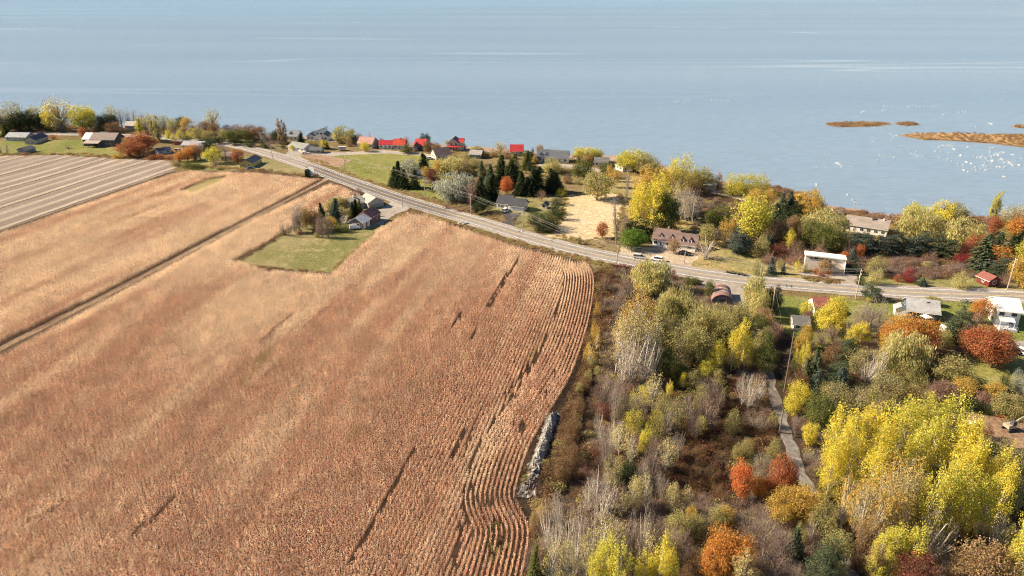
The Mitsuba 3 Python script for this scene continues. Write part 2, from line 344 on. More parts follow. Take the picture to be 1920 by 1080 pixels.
lane('gravel_lane', 'lane_mat', [(1400, 533), (1402, 556), (1412, 595), (1425, 650), (1443, 712), (1462, 775), (1483, 840), (1517, 925), (1560, 1010), (1600, 1090), (1680, 1240)], 2.7, 0.10, 'narrow grey gravel lane running beside the scrub plot', 0.25)
patch('yard', 'gravel_mat', [(1330, 520), (1420, 530), (1415, 560), (1400, 580), (1380, 575), (1340, 560), (1300, 545)], 0.085, 'gravel apron between the road and the round-roofed barn', 0.8)
patch('driveway', 'drive_mat', [(941, 399), (978, 400), (967, 412), (962, 432), (930, 424), (948, 412)], 0.09, 'dark asphalt driveway below the charcoal-roofed house', 0.3)
patch('driveway', 'gravel_mat', [(700, 400), (738, 376), (752, 372), (778, 384), (765, 395), (740, 402), (715, 424), (690, 418)], 0.12, 'pale gravel driveway beside the long barn', 0.6)
patch('driveway', 'gravel_mat', [(540, 283), (640, 286), (720, 282), (790, 287), (880, 300), (875, 306), (790, 292), (720, 288), (640, 291), (590, 300), (560, 305), (535, 293)], 0.085, 'pale gravel drive along the shore houses')
patch('driveway', 'gravel_mat', [(1560, 512), (1606, 514), (1612, 545), (1575, 541), (1585, 525), (1500, 516), (1500, 511)], 0.10, 'light grey gravel driveway at the pale shed', 0.5)
patch('driveway', 'gravel_mat', [(1320, 358), (1345, 352), (1420, 372), (1440, 385), (1400, 378)], 0.09, 'pale drive behind the pyramid-roofed pavilion', 0.6)
patch('driveway', 'gravel_mat', [(1880, 640), (1960, 640), (1960, 668), (1880, 668)], 0.09, 'pale driveway at the white house', 0.6)
patch('driveway', 'gravel_mat', [(1010, 306), (1080, 309), (1130, 318), (1125, 324), (1070, 317), (1010, 312)], 0.09, 'pale drive in front of the dark-roofed shore house', 0.6)
patch('driveway', 'bare_mat', [(560, 290), (600, 290), (660, 300), (640, 314), (610, 312), (575, 300)], 0.10, 'rough grey track of disturbed ground above the road', 0.8)

# islets of marsh grass off the shore
ISL = [([(1543, 232), (1560, 229), (1620, 227), (1670, 229), (1672, 232), (1640, 236), (1570, 237)], 'long low brown reed islet, the leftmost off the shore'),
       ([(1674, 231), (1690, 228), (1715, 229), (1727, 233), (1700, 235)], 'small brown reed islet right of the long one'),
       ([(1682, 252), (1720, 248), (1780, 248), (1860, 250), (1990, 251), (2100, 255), (2100, 290), (1990, 284), (1920, 275), (1860, 268), (1790, 263), (1730, 261)], 'tan grassy sandbar reaching in from the right edge'),
       ([(1890, 236), (1910, 232), (1990, 233), (1990, 240), (1915, 239)], 'small brown islet at the right edge')]
ISLET_POLY = []
for pts, lab in ISL:
    pw = Polygon(W2(pts)).buffer(0); ISLET_POLY.append(pw)
    ms = []
    for shrink, z in ((-1.5, -0.62), (0.6, -0.45), (2.0, -0.2)):
        g = pw.buffer(-shrink, join_style=1)
        if g.area > 1:
            ms.append(sheet(max(getattr(g, 'geoms', [g]), key=lambda a: a.area), z, 1.2))
    structure('islet', mikit.ply(cat(ms), 'islet_mat'), lab)

# ------------------------------------------------------------------ corn
def corn_plants(n_u, n_v, len_u, row, leafs, lw, seed):
    """Dry maize standing in n_v rows along x, each row len_u long, n_u plants a row, centred on the origin."""
    r = np.random.default_rng(seed); V, F = [], []
    gu, gv = np.meshgrid((np.arange(n_u) + 0.5) / n_u * len_u - len_u / 2, (np.arange(n_v) - (n_v - 1) / 2) * row, indexing='ij')
    base = np.column_stack([gu.ravel(), gv.ravel(), np.zeros(gu.size)]) + np.column_stack([r.normal(0, 0.06, gu.size), r.normal(0, 0.035, gu.size), np.zeros(gu.size)])
    h = r.normal(1.9, 0.15, len(base)); lean = r.normal(0, 0.07, (len(base), 2))
    top = base + np.column_stack([lean * h[:, None], h])
    n = 0

    def add(v, f):
        nonlocal n
        V.append(v); F.append(f + n); n += len(v)
    a = r.uniform(0, math.pi, len(base)); w = np.column_stack([np.cos(a), np.sin(a), 0 * a]) * 0.035
    v = np.stack([base - w, base + w, top], 1).reshape(-1, 3); add(v, np.arange(len(v)).reshape(-1, 3))
    for s in range(leafs):
        t = (s + 0.6 + r.uniform(-0.3, 0.3, len(base))) / leafs
        p = base + (top - base) * (0.25 + 0.72 * t)[:, None]
        az = r.normal(0, 0.30, len(base)) + math.pi * r.integers(0, 2, len(base)); d = np.column_stack([np.cos(az), np.sin(az), 0 * az]); e = np.column_stack([-np.sin(az), np.cos(az), 0 * az])
        ln = r.uniform(0.20, 0.36, len(base))[:, None]; up = r.uniform(-0.05, 0.5, len(base))[:, None]; wd = lw * r.uniform(0.6, 1.3, len(base))[:, None]
        m = p + d * ln * 0.55 + np.array([0, 0, 1]) * up * ln; q = p + d * ln + np.array([0, 0, 1]) * (up * ln - r.uniform(0.2, 0.6, len(base))[:, None] * ln)
        v = np.stack([p, m - e * wd, m + e * wd, q], 1).reshape(-1, 3); k = np.arange(len(base))[:, None] * 4
        add(v, np.vstack([k + np.array([[0, 1, 2]]), k + np.array([[1, 3, 2]])]))
    return np.vstack(V), np.vstack(F)


def shapegroup(key, shape):
    scene[key] = {'type': 'shapegroup', 'piece': shape}
    return key


ROW, CELL = 0.95, 3.8
for i in range(4):
    shapegroup(f'maize_block_{i}', mikit.ply(corn_plants(19, 4, CELL, ROW, 5, 0.075, 40 + i), 'corn_mat'))
    shapegroup(f'maize_sparse_{i}', mikit.ply(corn_plants(12, 4, CELL, ROW, 5, 0.115, 50 + i), 'corn_mat'))
    shapegroup(f'maize_row_{i}', mikit.ply(corn_plants(10, 1, 1.9, ROW, 5, 0.078, 60 + i), 'corn_mat'))
count = {}


def stuff_instance(key, group, M):
    count[key] = count.get(key, 0) + 1
    scene[f'{key}__{count[key]:04d}'] = {'type': 'instance', 'shapegroup': {'type': 'ref', 'id': group}, 'to_world': M}


def place2(x, y, ang, s=1.0, sz=None, z=0.06):
    return T().translate([x, y, z]).rotate([0, 0, 1], ang).scale([s, s, sz or s])


GAPS = [([(972, 487), (912, 588)], 1.05), ([(866, 592), (858, 606)], 1.5), ([(860, 600), (846, 622)], 1.0), ([(893, 620), (882, 646)], 1.0), ([(777, 852), (650, 1080)], 1.05), ([(548, 597), (490, 645)], 1.05), ([(1012, 668), (1001, 684)], 1.5), ([(1003, 680), (986, 706)], 1.05), ([(985, 700), (950, 750)], 1.05),
        ([(333, 940), (250, 1010)], 1.05), ([(873, 815), (853, 862)], 1.0), ([(887, 816), (872, 848)], 1.05), ([(924, 990), (920, 1050)], 1.0), ([(940, 985), (949, 1050)], 1.3), ([(866, 1000), (850, 1075)], 1.05), 
        ([(330, 390), (255, 415)], 1.0), ([(160, 585), (0, 660)], 1.05), ([(60, 985), (130, 950)], 1.05), ([(490, 540), (520, 525)], 1.2), ([(985, 795), (972, 825)], 1.05)]
gap_poly = [LineString(W2(l)).buffer(w / 2) for l, w in GAPS] + [Polygon(W2([(336, 361), (352, 352), (385, 338), (428, 331), (418, 341), (395, 352), (362, 365)]))]
gaps = shapely.union_all(gap_poly)
patch('weedy_patch', 'dry_mat', [(330, 363), (385, 336), (432, 330), (418, 343), (362, 367)], 0.085, 'olive weedy opening in the upper corn field', 0.4)


def fill_rows(key, poly, whole):
    shapely.prepare(poly); shapely.prepare(whole)
    pts = np.array(poly.exterior.coords); u, v = pts @ RU, pts @ RV
    ang = 90 - math.degrees(ROW_A)
    for a in np.arange(math.floor(u.min() / CELL), math.ceil(u.max() / CELL)):
        for b in np.arange(math.floor(v.min() / CELL), math.ceil(v.max() / CELL)):
            cu, cv = (a + 0.5) * CELL, (b + 0.5) * CELL
            c = RU * cu + RV * cv
            rel = np.array([c[0], c[1], 0]) - EYE
            zf = rel @ FW
            if abs(rel[0]) > zf * 0.78 + 8 or (rel @ UP) < -zf * 0.47 - 8:
                continue                                   # wholly outside what the camera can see
            corners = [RU * (cu + s * CELL / 2) + RV * (cv + t * CELL / 2) for s in (-1, 1) for t in (-1, 1)]
            cell = Polygon([corners[0], corners[1], corners[3], corners[2]])
            if not poly.intersects(cell):
                continue
            flip = 180 * R.integers(0, 2)
            hb = 0.76 + 0.50 * float(meshkit.fbm([cu / 70.0, cv / 7.0, 3.3], 3))
            if poly.contains(cell):
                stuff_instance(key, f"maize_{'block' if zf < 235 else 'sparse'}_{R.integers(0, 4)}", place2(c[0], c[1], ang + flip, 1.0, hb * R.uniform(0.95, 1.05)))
                continue
            for q in range(4):
                for hf in (-1, 1):
                    p = RU * (cu + hf * CELL / 4) + RV * (cv + (q - 1.5) * ROW)
                    if poly.contains(Point(p)):
                        stuff_instance(key, f'maize_row_{R.integers(0, 4)}', place2(p[0], p[1], ang + flip, 1.0, hb * R.uniform(0.88, 1.1)))
                    elif whole.contains(Point(p)) and R.random() < 0.30:   # bent stalks left in the gaps
                        stuff_instance(key, f'maize_row_{R.integers(0, 4)}', place2(p[0], p[1], ang + flip + R.normal(0, 12), 1.0, R.uniform(0.35, 0.75)))


poly_a, poly_b = Polygon(W2(FIELD_A)).buffer(0), Polygon(W2(FIELD_B)).buffer(0)
# along the right edge the rows bend with the field's border: a headland of rows offset from it
EDGE = [(1098, 493), (1112, 512), (1114, 545), (1105, 600), (1088, 660), (1062, 720), (1024, 780), (996, 832), (984, 864), (968, 922), (974, 952), (988, 975), (994, 1010), (988, 1060), (970, 1140)]
edge = spline(W2(EDGE, 0.9), 2.0)
HEAD_ROWS = 11
t = np.gradient(edge, axis=0); t /= np.linalg.norm(t, axis=1, keepdims=True)
side = np.column_stack([t[:, 1], -t[:, 0]])                # to the left of the edge as seen (into the field): the line runs towards the camera
side = side if side[len(side) // 2, 0] < 0 else -side
head = Polygon(np.vstack([edge + side * -1.0, (edge + side * (HEAD_ROWS * ROW + 0.2))[::-1]])).buffer(0)
tag('corn_field', 'standing dry brown corn in long rows filling the left foreground', 'crop', None, 'stuff'); USED.add('corn_field')
tag('corn_field_001', 'ripe golden corn field between the dirt track and the pale striped field', 'crop', None, 'stuff'); USED.add('corn_field_001')
biggest = lambda g: g if g.geom_type == 'Polygon' else max(g.geoms, key=lambda q: q.area)  # noqa: E731
w_a = biggest(poly_a.difference(head)); fill_rows('corn_field', biggest(w_a.difference(gaps)), w_a)
d_b = poly_b.difference(gaps)
fill_rows('corn_field_001', biggest(d_b), poly_b.difference(gap_poly[-1]))
for i in range(HEAD_ROWS):
    line = LineString(edge + side * (0.4 + i * ROW))
    line = LineString(spline(np.array(line.simplify(0.4).coords), 2.0))
    for s in np.arange(0, line.length - 2, 1.9):
        p0, p1 = np.array(line.interpolate(s).coords[0]), np.array(line.interpolate(s + 1.9).coords[0]); m = (p0 + p1) / 2
        if (gaps.contains(Point(m)) and R.random() < 0.75) or (R.random() < 0.03):
            continue
        stuff_instance('corn_field', f'maize_row_{R.integers(0, 4)}', place2(m[0], m[1], math.degrees(math.atan2(*(p1 - p0)[::-1])) + 180 * R.integers(0, 2), 1.0, R.uniform(0.85, 1.1)))

# ------------------------------------------------------------------ trees: a few prototypes of each habit and colour, every tree its own entries
COL = {  # leaf colour, second colour, share of the second
    'yellow': ((0.80, 0.665, 0.11), (0.62, 0.58, 0.13), 0.4), 'gold': ((0.66, 0.45, 0.13), (0.52, 0.42, 0.13), 0.45), 'lime': ((0.58, 0.57, 0.12), (0.72, 0.63, 0.14), 0.4),
    'pale': ((0.58, 0.54, 0.27), (0.52, 0.44, 0.24), 0.45), 'willow': ((0.54, 0.52, 0.22), (0.61, 0.54, 0.28), 0.45), 'olive': ((0.40, 0.39, 0.17), (0.48, 0.42, 0.20), 0.4),
    'green': ((0.14, 0.18, 0.06), (0.23, 0.23, 0.08), 0.4), 'bright': ((0.15, 0.28, 0.05), (0.24, 0.30, 0.07), 0.3), 'dark': ((0.055, 0.08, 0.042), (0.085, 0.11, 0.05), 0.35),
    'pine': ((0.12, 0.16, 0.10), (0.16, 0.19, 0.11), 0.35), 'blue': ((0.11, 0.15, 0.135), (0.14, 0.19, 0.15), 0.3), 'orange': ((0.60, 0.27, 0.08), (0.60, 0.37, 0.11), 0.45),
    'red': ((0.42, 0.155, 0.085), (0.47, 0.23, 0.11), 0.45), 'scarlet': ((0.68, 0.20, 0.085), (0.66, 0.32, 0.11), 0.4), 'maroon': ((0.20, 0.075, 0.065), (0.27, 0.13, 0.09), 0.45), 'crimson': ((0.40, 0.06, 0.08), (0.32, 0.09, 0.07), 0.4),
    'umber': ((0.125, 0.078, 0.055), (0.19, 0.12, 0.075), 0.4), 'brown': ((0.24, 0.155, 0.095), (0.33, 0.22, 0.125), 0.45), 'tan': ((0.46, 0.33, 0.20), (0.40, 0.29, 0.15), 0.45), 'mauve': ((0.30, 0.235, 0.21), (0.37, 0.29, 0.25), 0.5), 'grey': ((0.38, 0.33, 0.29), (0.47, 0.42, 0.37), 0.5),
    'white': ((0.52, 0.46, 0.40), (0.42, 0.35, 0.30), 0.5), 'silver': ((0.40, 0.43, 0.35), (0.48, 0.50, 0.43), 0.4), 'pink': ((0.38, 0.25, 0.205), (0.34, 0.235, 0.20), 0.5)}
BARK = {'white': (0.62, 0.59, 0.54), 'grey': (0.30, 0.26, 0.22), 'dark': (0.12, 0.095, 0.075)}
# habit: crown profile, crown width for 10 m of height, where the crown starts, kind of foliage, clusters, leaves per cluster, leaf size, bark
HAB = {'round': ('round', 7.5, 0.14, 'leaf', 85, 42, 0.34, 'dark'), 'aspen': ('egg', 4.6, 0.22, 'leaf', 62, 44, 0.235, 'white'), 'willow': ('round', 9.0, 0.10, 'strand', 100, 34, 0.20, 'dark'),
       'bush': ('bush', 10.0, 0.0, 'leaf', 90, 36, 0.36, 'dark'), 'bare': ('egg', 6.5, 0.15, 'twig', 70, 15, 0.9, 'grey'), 'birch': ('egg', 5.5, 0.12, 'twig', 46, 13, 0.9, 'white'),
       'spruce': ('cone', 5.0, 0.02, 'needle', 0, 0, 0.32, 'dark'), 'pine': ('pine', 6.0, 0.08, 'tuft', 75, 40, 0.30, 'dark'), 'column': ('col', 2.2, 0.04, 'leaf', 70, 40, 0.24, 'grey'),
       'barecolumn': ('col', 2.0, 0.03, 'twig', 80, 16, 0.8, 'grey'), 'thin': ('egg', 4.6, 0.25, 'sparse', 60, 13, 0.26, 'white'), 'twigbush': ('bush', 10.0, 0.0, 'twig', 80, 18, 1.0, 'grey'), 'mixed': ('round', 7.5, 0.12, 'sparse', 80, 20, 0.32, 'grey')}


def profile(kind, t):
    if kind == 'round':
        return np.clip(1 - np.abs(2 * t - 0.92) ** 2.3, 0, 1) ** 0.55
    if kind == 'egg':
        return np.clip(t + 0.10, 0, 1) ** 0.45 * np.clip(1.02 - t, 0, 1) ** 0.62 * 1.42
    if kind == 'bush':
        return np.sqrt(np.clip(1 - t ** 2.2, 0, 1)) * (0.82 + 0.18 * np.clip(t * 4, 0, 1))
    if kind == 'col':
        return np.clip(np.sin(np.clip(t * 0.93 + 0.05, 0, 1) * math.pi), 0, 1) ** 0.5
    if kind == 'pine':
        return np.clip(1.05 - t, 0, 1) ** 0.65 * (0.55 + 0.45 * np.clip(t * 5, 0, 1))
    return 1 - t


def frames(d, r):
    a = np.cross(d, r.normal(size=d.shape)); a /= np.linalg.norm(a, axis=1, keepdims=True) + 1e-9
    return a


def make_tree(hab, col, seed, fine=False):
    """(crown vertices, faces, colours), trunk mesh; 10 m tall."""
    prof, width, start, fol, ncl, nlf, size, bark = HAB[hab]
    r = np.random.default_rng(seed); rad = width / 2; H = 10.0
    if fine:                                                # trees near the viewer carry more and smaller leaves and twigs
        nlf, size = (int(nlf * 1.5), size * 0.84) if fol != 'twig' else (int(nlf * 1.5), size * 0.85)
    c1, c2, share = (np.array(x) for x in COL[col]); V, F, C = [], [], []
    limbs = []
    sway = r.normal(0, 0.25, 2)

    def axis(z):
        return np.column_stack([sway[0] * np.sin(z / H * 2.5), sway[1] * np.sin(z / H * 3.1), z])

    def quads(p, long, wide, colr):
        v = np.stack([p - long, p + wide, p + long, p - wide], 1).reshape(-1, 3); k = np.arange(len(p))[:, None] * 4
        n = sum(len(x) for x in V)
        V.append(v); F.append(np.vstack([k + [[0, 1, 2]], k + [[0, 2, 3]]]) + n); C.append(np.repeat(colr, 4, axis=0))

    def tris(p, long, wide, colr):
        v = np.stack([p - wide, p + wide, p + long], 1).reshape(-1, 3); n = sum(len(x) for x in V)
        V.append(v); F.append(np.arange(len(v)).reshape(-1, 3) + n); C.append(np.repeat(colr, 3, axis=0))

    def shade(n, clump):
        m = np.clip(clump + r.normal(0, 0.25, n), 0, 1)[:, None]
        return (c1 * (1 - m) + c2 * m) * np.exp(r.normal(0, 0.26, (n, 1))) * (1 + r.normal(0, 0.08, (n, 3)))

    multi = hab in ('bush', 'twigbush', 'birch') or (hab == 'bare' and seed % 2)
    if fol == 'needle':
        for z in np.linspace(0.5, 9.8, 30):
            L = rad * (1 - z / H) ** 0.85 * r.uniform(0.85, 1.12) + 0.12; nb = int(6 + 6 * (1 - z / H)); az = r.uniform(0, 6.28) + np.arange(nb) * 6.283 / nb + r.normal(0, 0.15, nb)
            d = np.column_stack([np.cos(az), np.sin(az), np.full(nb, -0.22)]); Ls = L * r.uniform(0.7, 1.1, nb)
            for s in np.linspace(0.2, 1.0, max(3, int(L / 0.32))):
                p = axis(np.full(nb, z)) + d * (Ls * s)[:, None]; p[:, 2] += 0.22 * Ls * s * s
                for rep in range(3 if fine else 2):
                    jit = r.normal(0, 0.09, (nb, 3)); lon = d * size * r.uniform(0.6, 1.1, (nb, 1)) * (0.8 if fine else 1.0) + r.normal(0, 0.08, (nb, 3)); lon[:, 2] -= 0.05
                    wid = np.column_stack([-np.sin(az), np.cos(az), r.normal(0, 0.5, nb)]) * (size * (0.75 - 0.35 * s)) * r.uniform(0.7, 1.2, (nb, 1))
                    quads(p + jit, lon, wid, shade(nb, np.full(nb, share * (0.5 + s))))
            if z < 8:
                for a in az[::2]:
                    limbs.append(([axis(np.array([z]))[0], axis(np.array([z]))[0] + np.array([math.cos(a), math.sin(a), -0.1]) * L * 0.8], (0.045, 0.015), 3))
    else:
        t = r.random(ncl * 6); w = profile(prof, t) ** 2; t = t[r.random(len(t)) < w / w.max()][:ncl]
        if len(t) < ncl:
            t = np.concatenate([t, r.uniform(0.1, 0.9, ncl - len(t))])
        az = r.uniform(0, 6.283, ncl)
        lump = 0.62 + 0.72 * (0.5 + 0.5 * np.sin(az * 3 + seed) * np.sin(t * 7 + seed * 2)) * r.uniform(0.6, 1.2, ncl)
        rr = profile(prof, t) * rad * (0.35 + 0.65 * r.random(ncl) ** 0.45) * np.minimum(lump, 1.1)
        if prof == 'pine':
            t = np.round(t * 9) / 9 + r.normal(0, 0.012, ncl)
        z = (start + (1 - start) * np.clip(t, 0, 1) * 0.97) * H
        cen = axis(z) + np.column_stack([rr * np.cos(az), rr * np.sin(az), np.zeros(ncl)])
        out = cen - np.array([0, 0, H * (0.35 if prof != 'bush' else 0.0)]); out /= np.linalg.norm(out, axis=1, keepdims=True) + 1e-9
        if fol in ('twig', 'sparse') or hab == 'birch':
            out[:, 2] += 0.4 if fol == 'twig' else 0.7; out /= np.linalg.norm(out, axis=1, keepdims=True)
        # limbs from the trunk to the clusters
        for i in range(0, ncl, 1 if fol in ('twig', 'sparse') else 2):
            za = max(0.25, (z[i] * (0.62 if prof not in ('bush',) else 0.25)) - 0.35 * rr[i]); a0 = axis(np.array([za]))[0] if not multi else axis(np.array([max(0.2, za * 0.5)]))[0]
            mid = a0 * 0.45 + cen[i] * 0.55 + np.array([0, 0, -0.10 * rr[i] if prof != 'egg' else -0.22 * rr[i]]) + r.normal(0, 0.12, 3)
            r0 = 0.075 if fol != 'twig' else 0.042
            limbs.append(([a0, mid, cen[i]], (r0, r0 * 0.65, 0.018), 3))
        clump = np.clip(share + r.normal(0, 0.3, ncl), 0, 1)
        if fol in ('leaf', 'sparse', 'tuft'):
            sg = rad * (0.15 if fol != 'tuft' else 0.13) + 0.12
            idx = np.repeat(np.arange(ncl), nlf); n = len(idx)
            off = r.normal(0, 1, (n, 3)) * np.array([sg, sg, sg * (0.8 if fol != 'tuft' else 0.35)])
            if hab in ('aspen', 'column', 'thin'):
                off = r.normal(0, 1, (n, 3)) * sg * 0.52 + out[idx] * (r.uniform(-0.2, 1.0, n) * sg * 2.6)[:, None] + np.array([0, 0, 1.0]) * (r.uniform(-0.3, 1.0, n) * sg * 1.6)[:, None]
            p = cen[idx] + off
            keep = p[:, 2] > 0.12; p, idx = p[keep], idx[keep]; n = len(p)
            nrm = r.normal(0, 1, (n, 3)) + out[idx] * 0.5 + np.array([0, 0, 0.6]); nrm /= np.linalg.norm(nrm, axis=1, keepdims=True)
            a = frames(nrm, r); b = np.cross(nrm, a); s = size * r.uniform(0.55, 1.25, (n, 1)) * 0.6
            quads(p, a * s, b * s * 0.75, shade(n, clump[idx]))
        elif fol == 'strand':
            sg = rad * 0.15 + 0.1; idx = np.repeat(np.arange(ncl), nlf); n = len(idx)
            p = cen[idx] + r.normal(0, 1, (n, 3)) * [sg, sg, sg * 0.7] - np.array([0, 0, 1.0]) * r.uniform(0, 1.1, (n, 1)) * (0.4 + 0.5 * (z[idx] < 7))[:, None]
            p[:, 2] = np.maximum(p[:, 2], 0.5)
            lon = np.column_stack([r.normal(0, 0.14, (n, 2)), -np.ones(n)]) * r.uniform(0.25, 0.6, (n, 1)) + out[idx] * 0.12; az2 = r.uniform(0, 6.28, n)
            quads(p, lon, np.column_stack([np.cos(az2), np.sin(az2), 0 * az2]) * r.uniform(0.07, 0.16, (n, 1)), shade(n, clump[idx]))
        elif fol == 'twig':
            idx = np.repeat(np.arange(ncl), nlf); n = len(idx)
            back = r.uniform(0, 1, (n, 1)) ** 0.8
            p = cen[idx] - out[idx] * back * rad * 0.32 + r.normal(0, 0.10 * rad, (n, 3))
            p[:, 2] = np.maximum(p[:, 2], 0.1)
            d = out[idx] * 0.6 + r.normal(0, 0.62, (n, 3)) + np.array([0, 0, 0.22]); d /= np.linalg.norm(d, axis=1, keepdims=True)
            a = frames(d, r)
            tris(p, d * size * r.uniform(0.6, 1.5, (n, 1)) * (0.8 if prof != 'col' else 0.5), a * r.uniform(0.010, 0.024, (n, 1)) * (0.9 if fine else 1.2), shade(n, clump[idx]))
    # trunk and limbs as one part
    ms = []
    bc = np.array(BARK[bark])
    if fol == 'twig' and bark == 'grey':
        bc = c1 * 0.9
    if multi:
        for q in range(4 if hab != 'birch' else 2):
            a = r.uniform(0, 6.28); e = np.array([math.cos(a) * rad * 0.5, math.sin(a) * rad * 0.5, H * (0.55 if prof == 'bush' else 0.8)])
            ms.append(tube([[0.12 * math.cos(a), 0.12 * math.sin(a), -0.15], e * [0.35, 0.35, 0.45], e], [0.13, 0.09, 0.02], 5))
    else:
        zt = np.linspace(-0.15, H * (0.80 if fol != 'needle' else 0.97), 7)
        ms.append(tube(axis(zt), np.linspace(0.21 if hab != 'aspen' else 0.16, 0.03, 7), 6))
    lim_v, lim_f, n = [], [], 0
    for pts, rads, sd in limbs:
        m = tube(pts, np.interp(np.linspace(0, 1, len(pts)), np.linspace(0, 1, len(rads)), rads), sd)
        ms.append(m)
    tr = cat(ms)
    return (np.vstack(V), np.vstack(F), np.clip(np.vstack(C), 0.005, 0.9)), tr, bc


PROTO = {}


def proto(hab, col, var, fine):
    k = (hab, col, var, fine)
    if k not in PROTO:
        (v, f, c), tr, bc = make_tree(hab, col, 100 + 31 * var + sum(map(ord, hab)) % 50, fine)
        g = f"model_{hab}_{col}_{var}{'_near' if fine else ''}"
        shapegroup(g + '_crown', mikit.ply((v, f), 'leaf', color=c))
        tv = np.array(tr.vertices); tc = np.tile(bc, (len(tv), 1)) * np.random.default_rng(var).uniform(0.75, 1.15, (len(tv), 1))
        shapegroup(g + '_trunk', mikit.ply((tv, np.array(tr.faces)), 'bark', smooth=True, color=tc))
        PROTO[k] = g
    return PROTO[k]


NAME = {'round': 'broadleaf_tree', 'aspen': 'aspen_tree', 'willow': 'willow_tree', 'bush': 'shrub', 'bare': 'bare_tree', 'birch': 'birch_tree', 'spruce': 'spruce_tree', 'pine': 'pine_tree', 'column': 'columnar_poplar', 'barecolumn': 'columnar_poplar', 'thin': 'aspen_tree', 'twigbush': 'bare_shrub', 'mixed': 'broadleaf_tree'}
TREES = []                                               # (zone, description, key, screen x)


def tree(zone, hab, col, desc, px, top, base, wid):
    """One tree: foot at (px, base), top seen at `top`, crown `wid` pixels wide, all in pixels of the survey frame, then built on the ground where that lies."""
    p = at(px, base); m = mpp(p); dist = math.hypot(p[0], p[1])
    d = FW + np.array([(px - 960) / FOC, 0, 0]) + UP * (540 - top) / FOC
    h = CAM_H + d[2] * (p[1] / d[1])                       # the view ray to the top, where it passes over the foot
    h = max(h, 1.0)
    w = wid * m * {'birch': 1.5, 'bare': 1.3, 'thin': 1.35, 'spruce': 1.45, 'pine': 1.15, 'twigbush': 1.2}.get(hab, 1.0); pw = HAB[hab][1]
    g = proto(hab, col, int(R.integers(0, 3)), m < 0.19)
    key = numbered(NAME[hab])
    u = R.uniform(-0.13, 0.13); lean = float(R.normal(0, 2.2)) if h > 4 else 0.0
    M = T().translate([p[0], p[1], 0]).rotate([0, 1, 0], lean).rotate([0, 0, 1], float(R.uniform(0, 360))).scale([w / pw * (1 + u), w / pw * (1 - u), h / 10.0])
    for part in ('crown', 'trunk'):
        scene[f'{key}__{part}'] = {'type': 'instance', 'shapegroup': {'type': 'ref', 'id': f'{g}_{part}'}, 'to_world': M}
    TREES.append((zone, desc, key, px, 'shrub' if 'bush' in hab else 'tree'))
    return key


WORDS = ['', 'one', 'two', 'three', 'four', 'five', 'six', 'seven', 'eight', 'nine', 'ten', 'eleven', 'twelve', 'thirteen', 'fourteen', 'fifteen', 'sixteen', 'seventeen', 'eighteen', 'nineteen', 'twenty']
ORD = ['', 'first', 'second', 'third', 'fourth', 'fifth', 'sixth', 'seventh', 'eighth', 'ninth', 'tenth', 'eleventh', 'twelfth', 'thirteenth', 'fourteenth', 'fifteenth', 'sixteenth', 'seventeenth', 'eighteenth', 'nineteenth', 'twentieth']


def plural(s):
    return s + ('es' if s.endswith(('sh', 'ch')) else 's')


def finish_tree_labels():
    groups = {}
    for z, d, k, x, c in TREES:
        groups.setdefault((z, d), []).append((x, k, c))
    for (z, d), found in groups.items():
        found.sort(); n = len(found)
        for i, (x, k, c) in enumerate(found):
            if n == 1:
                lab = f'{d} {z}'
            elif n == 2:
                lab = f"{('left', 'right')[i]} of the two {plural(d)} {z}"
                if len(lab.split()) > 16:
                    lab = f"{('left-hand', 'right-hand')[i]} {d} {z}"
            else:
                pos = 'leftmost' if i == 0 else 'rightmost' if i == n - 1 else ORD[i + 1] + ' from left'
                lab = f'{pos} of the {WORDS[n]} {plural(d)} {z}'
                if len(lab.split()) > 16:
                    lab = f'{pos} of the {plural(d)} {z}'
                if len(lab.split()) > 16:
                    lab = f"{pos.replace(' from', '')} {d} {z}"
            tag(k, lab, c, f'{plural(d)} {z}' if n > 1 else None)

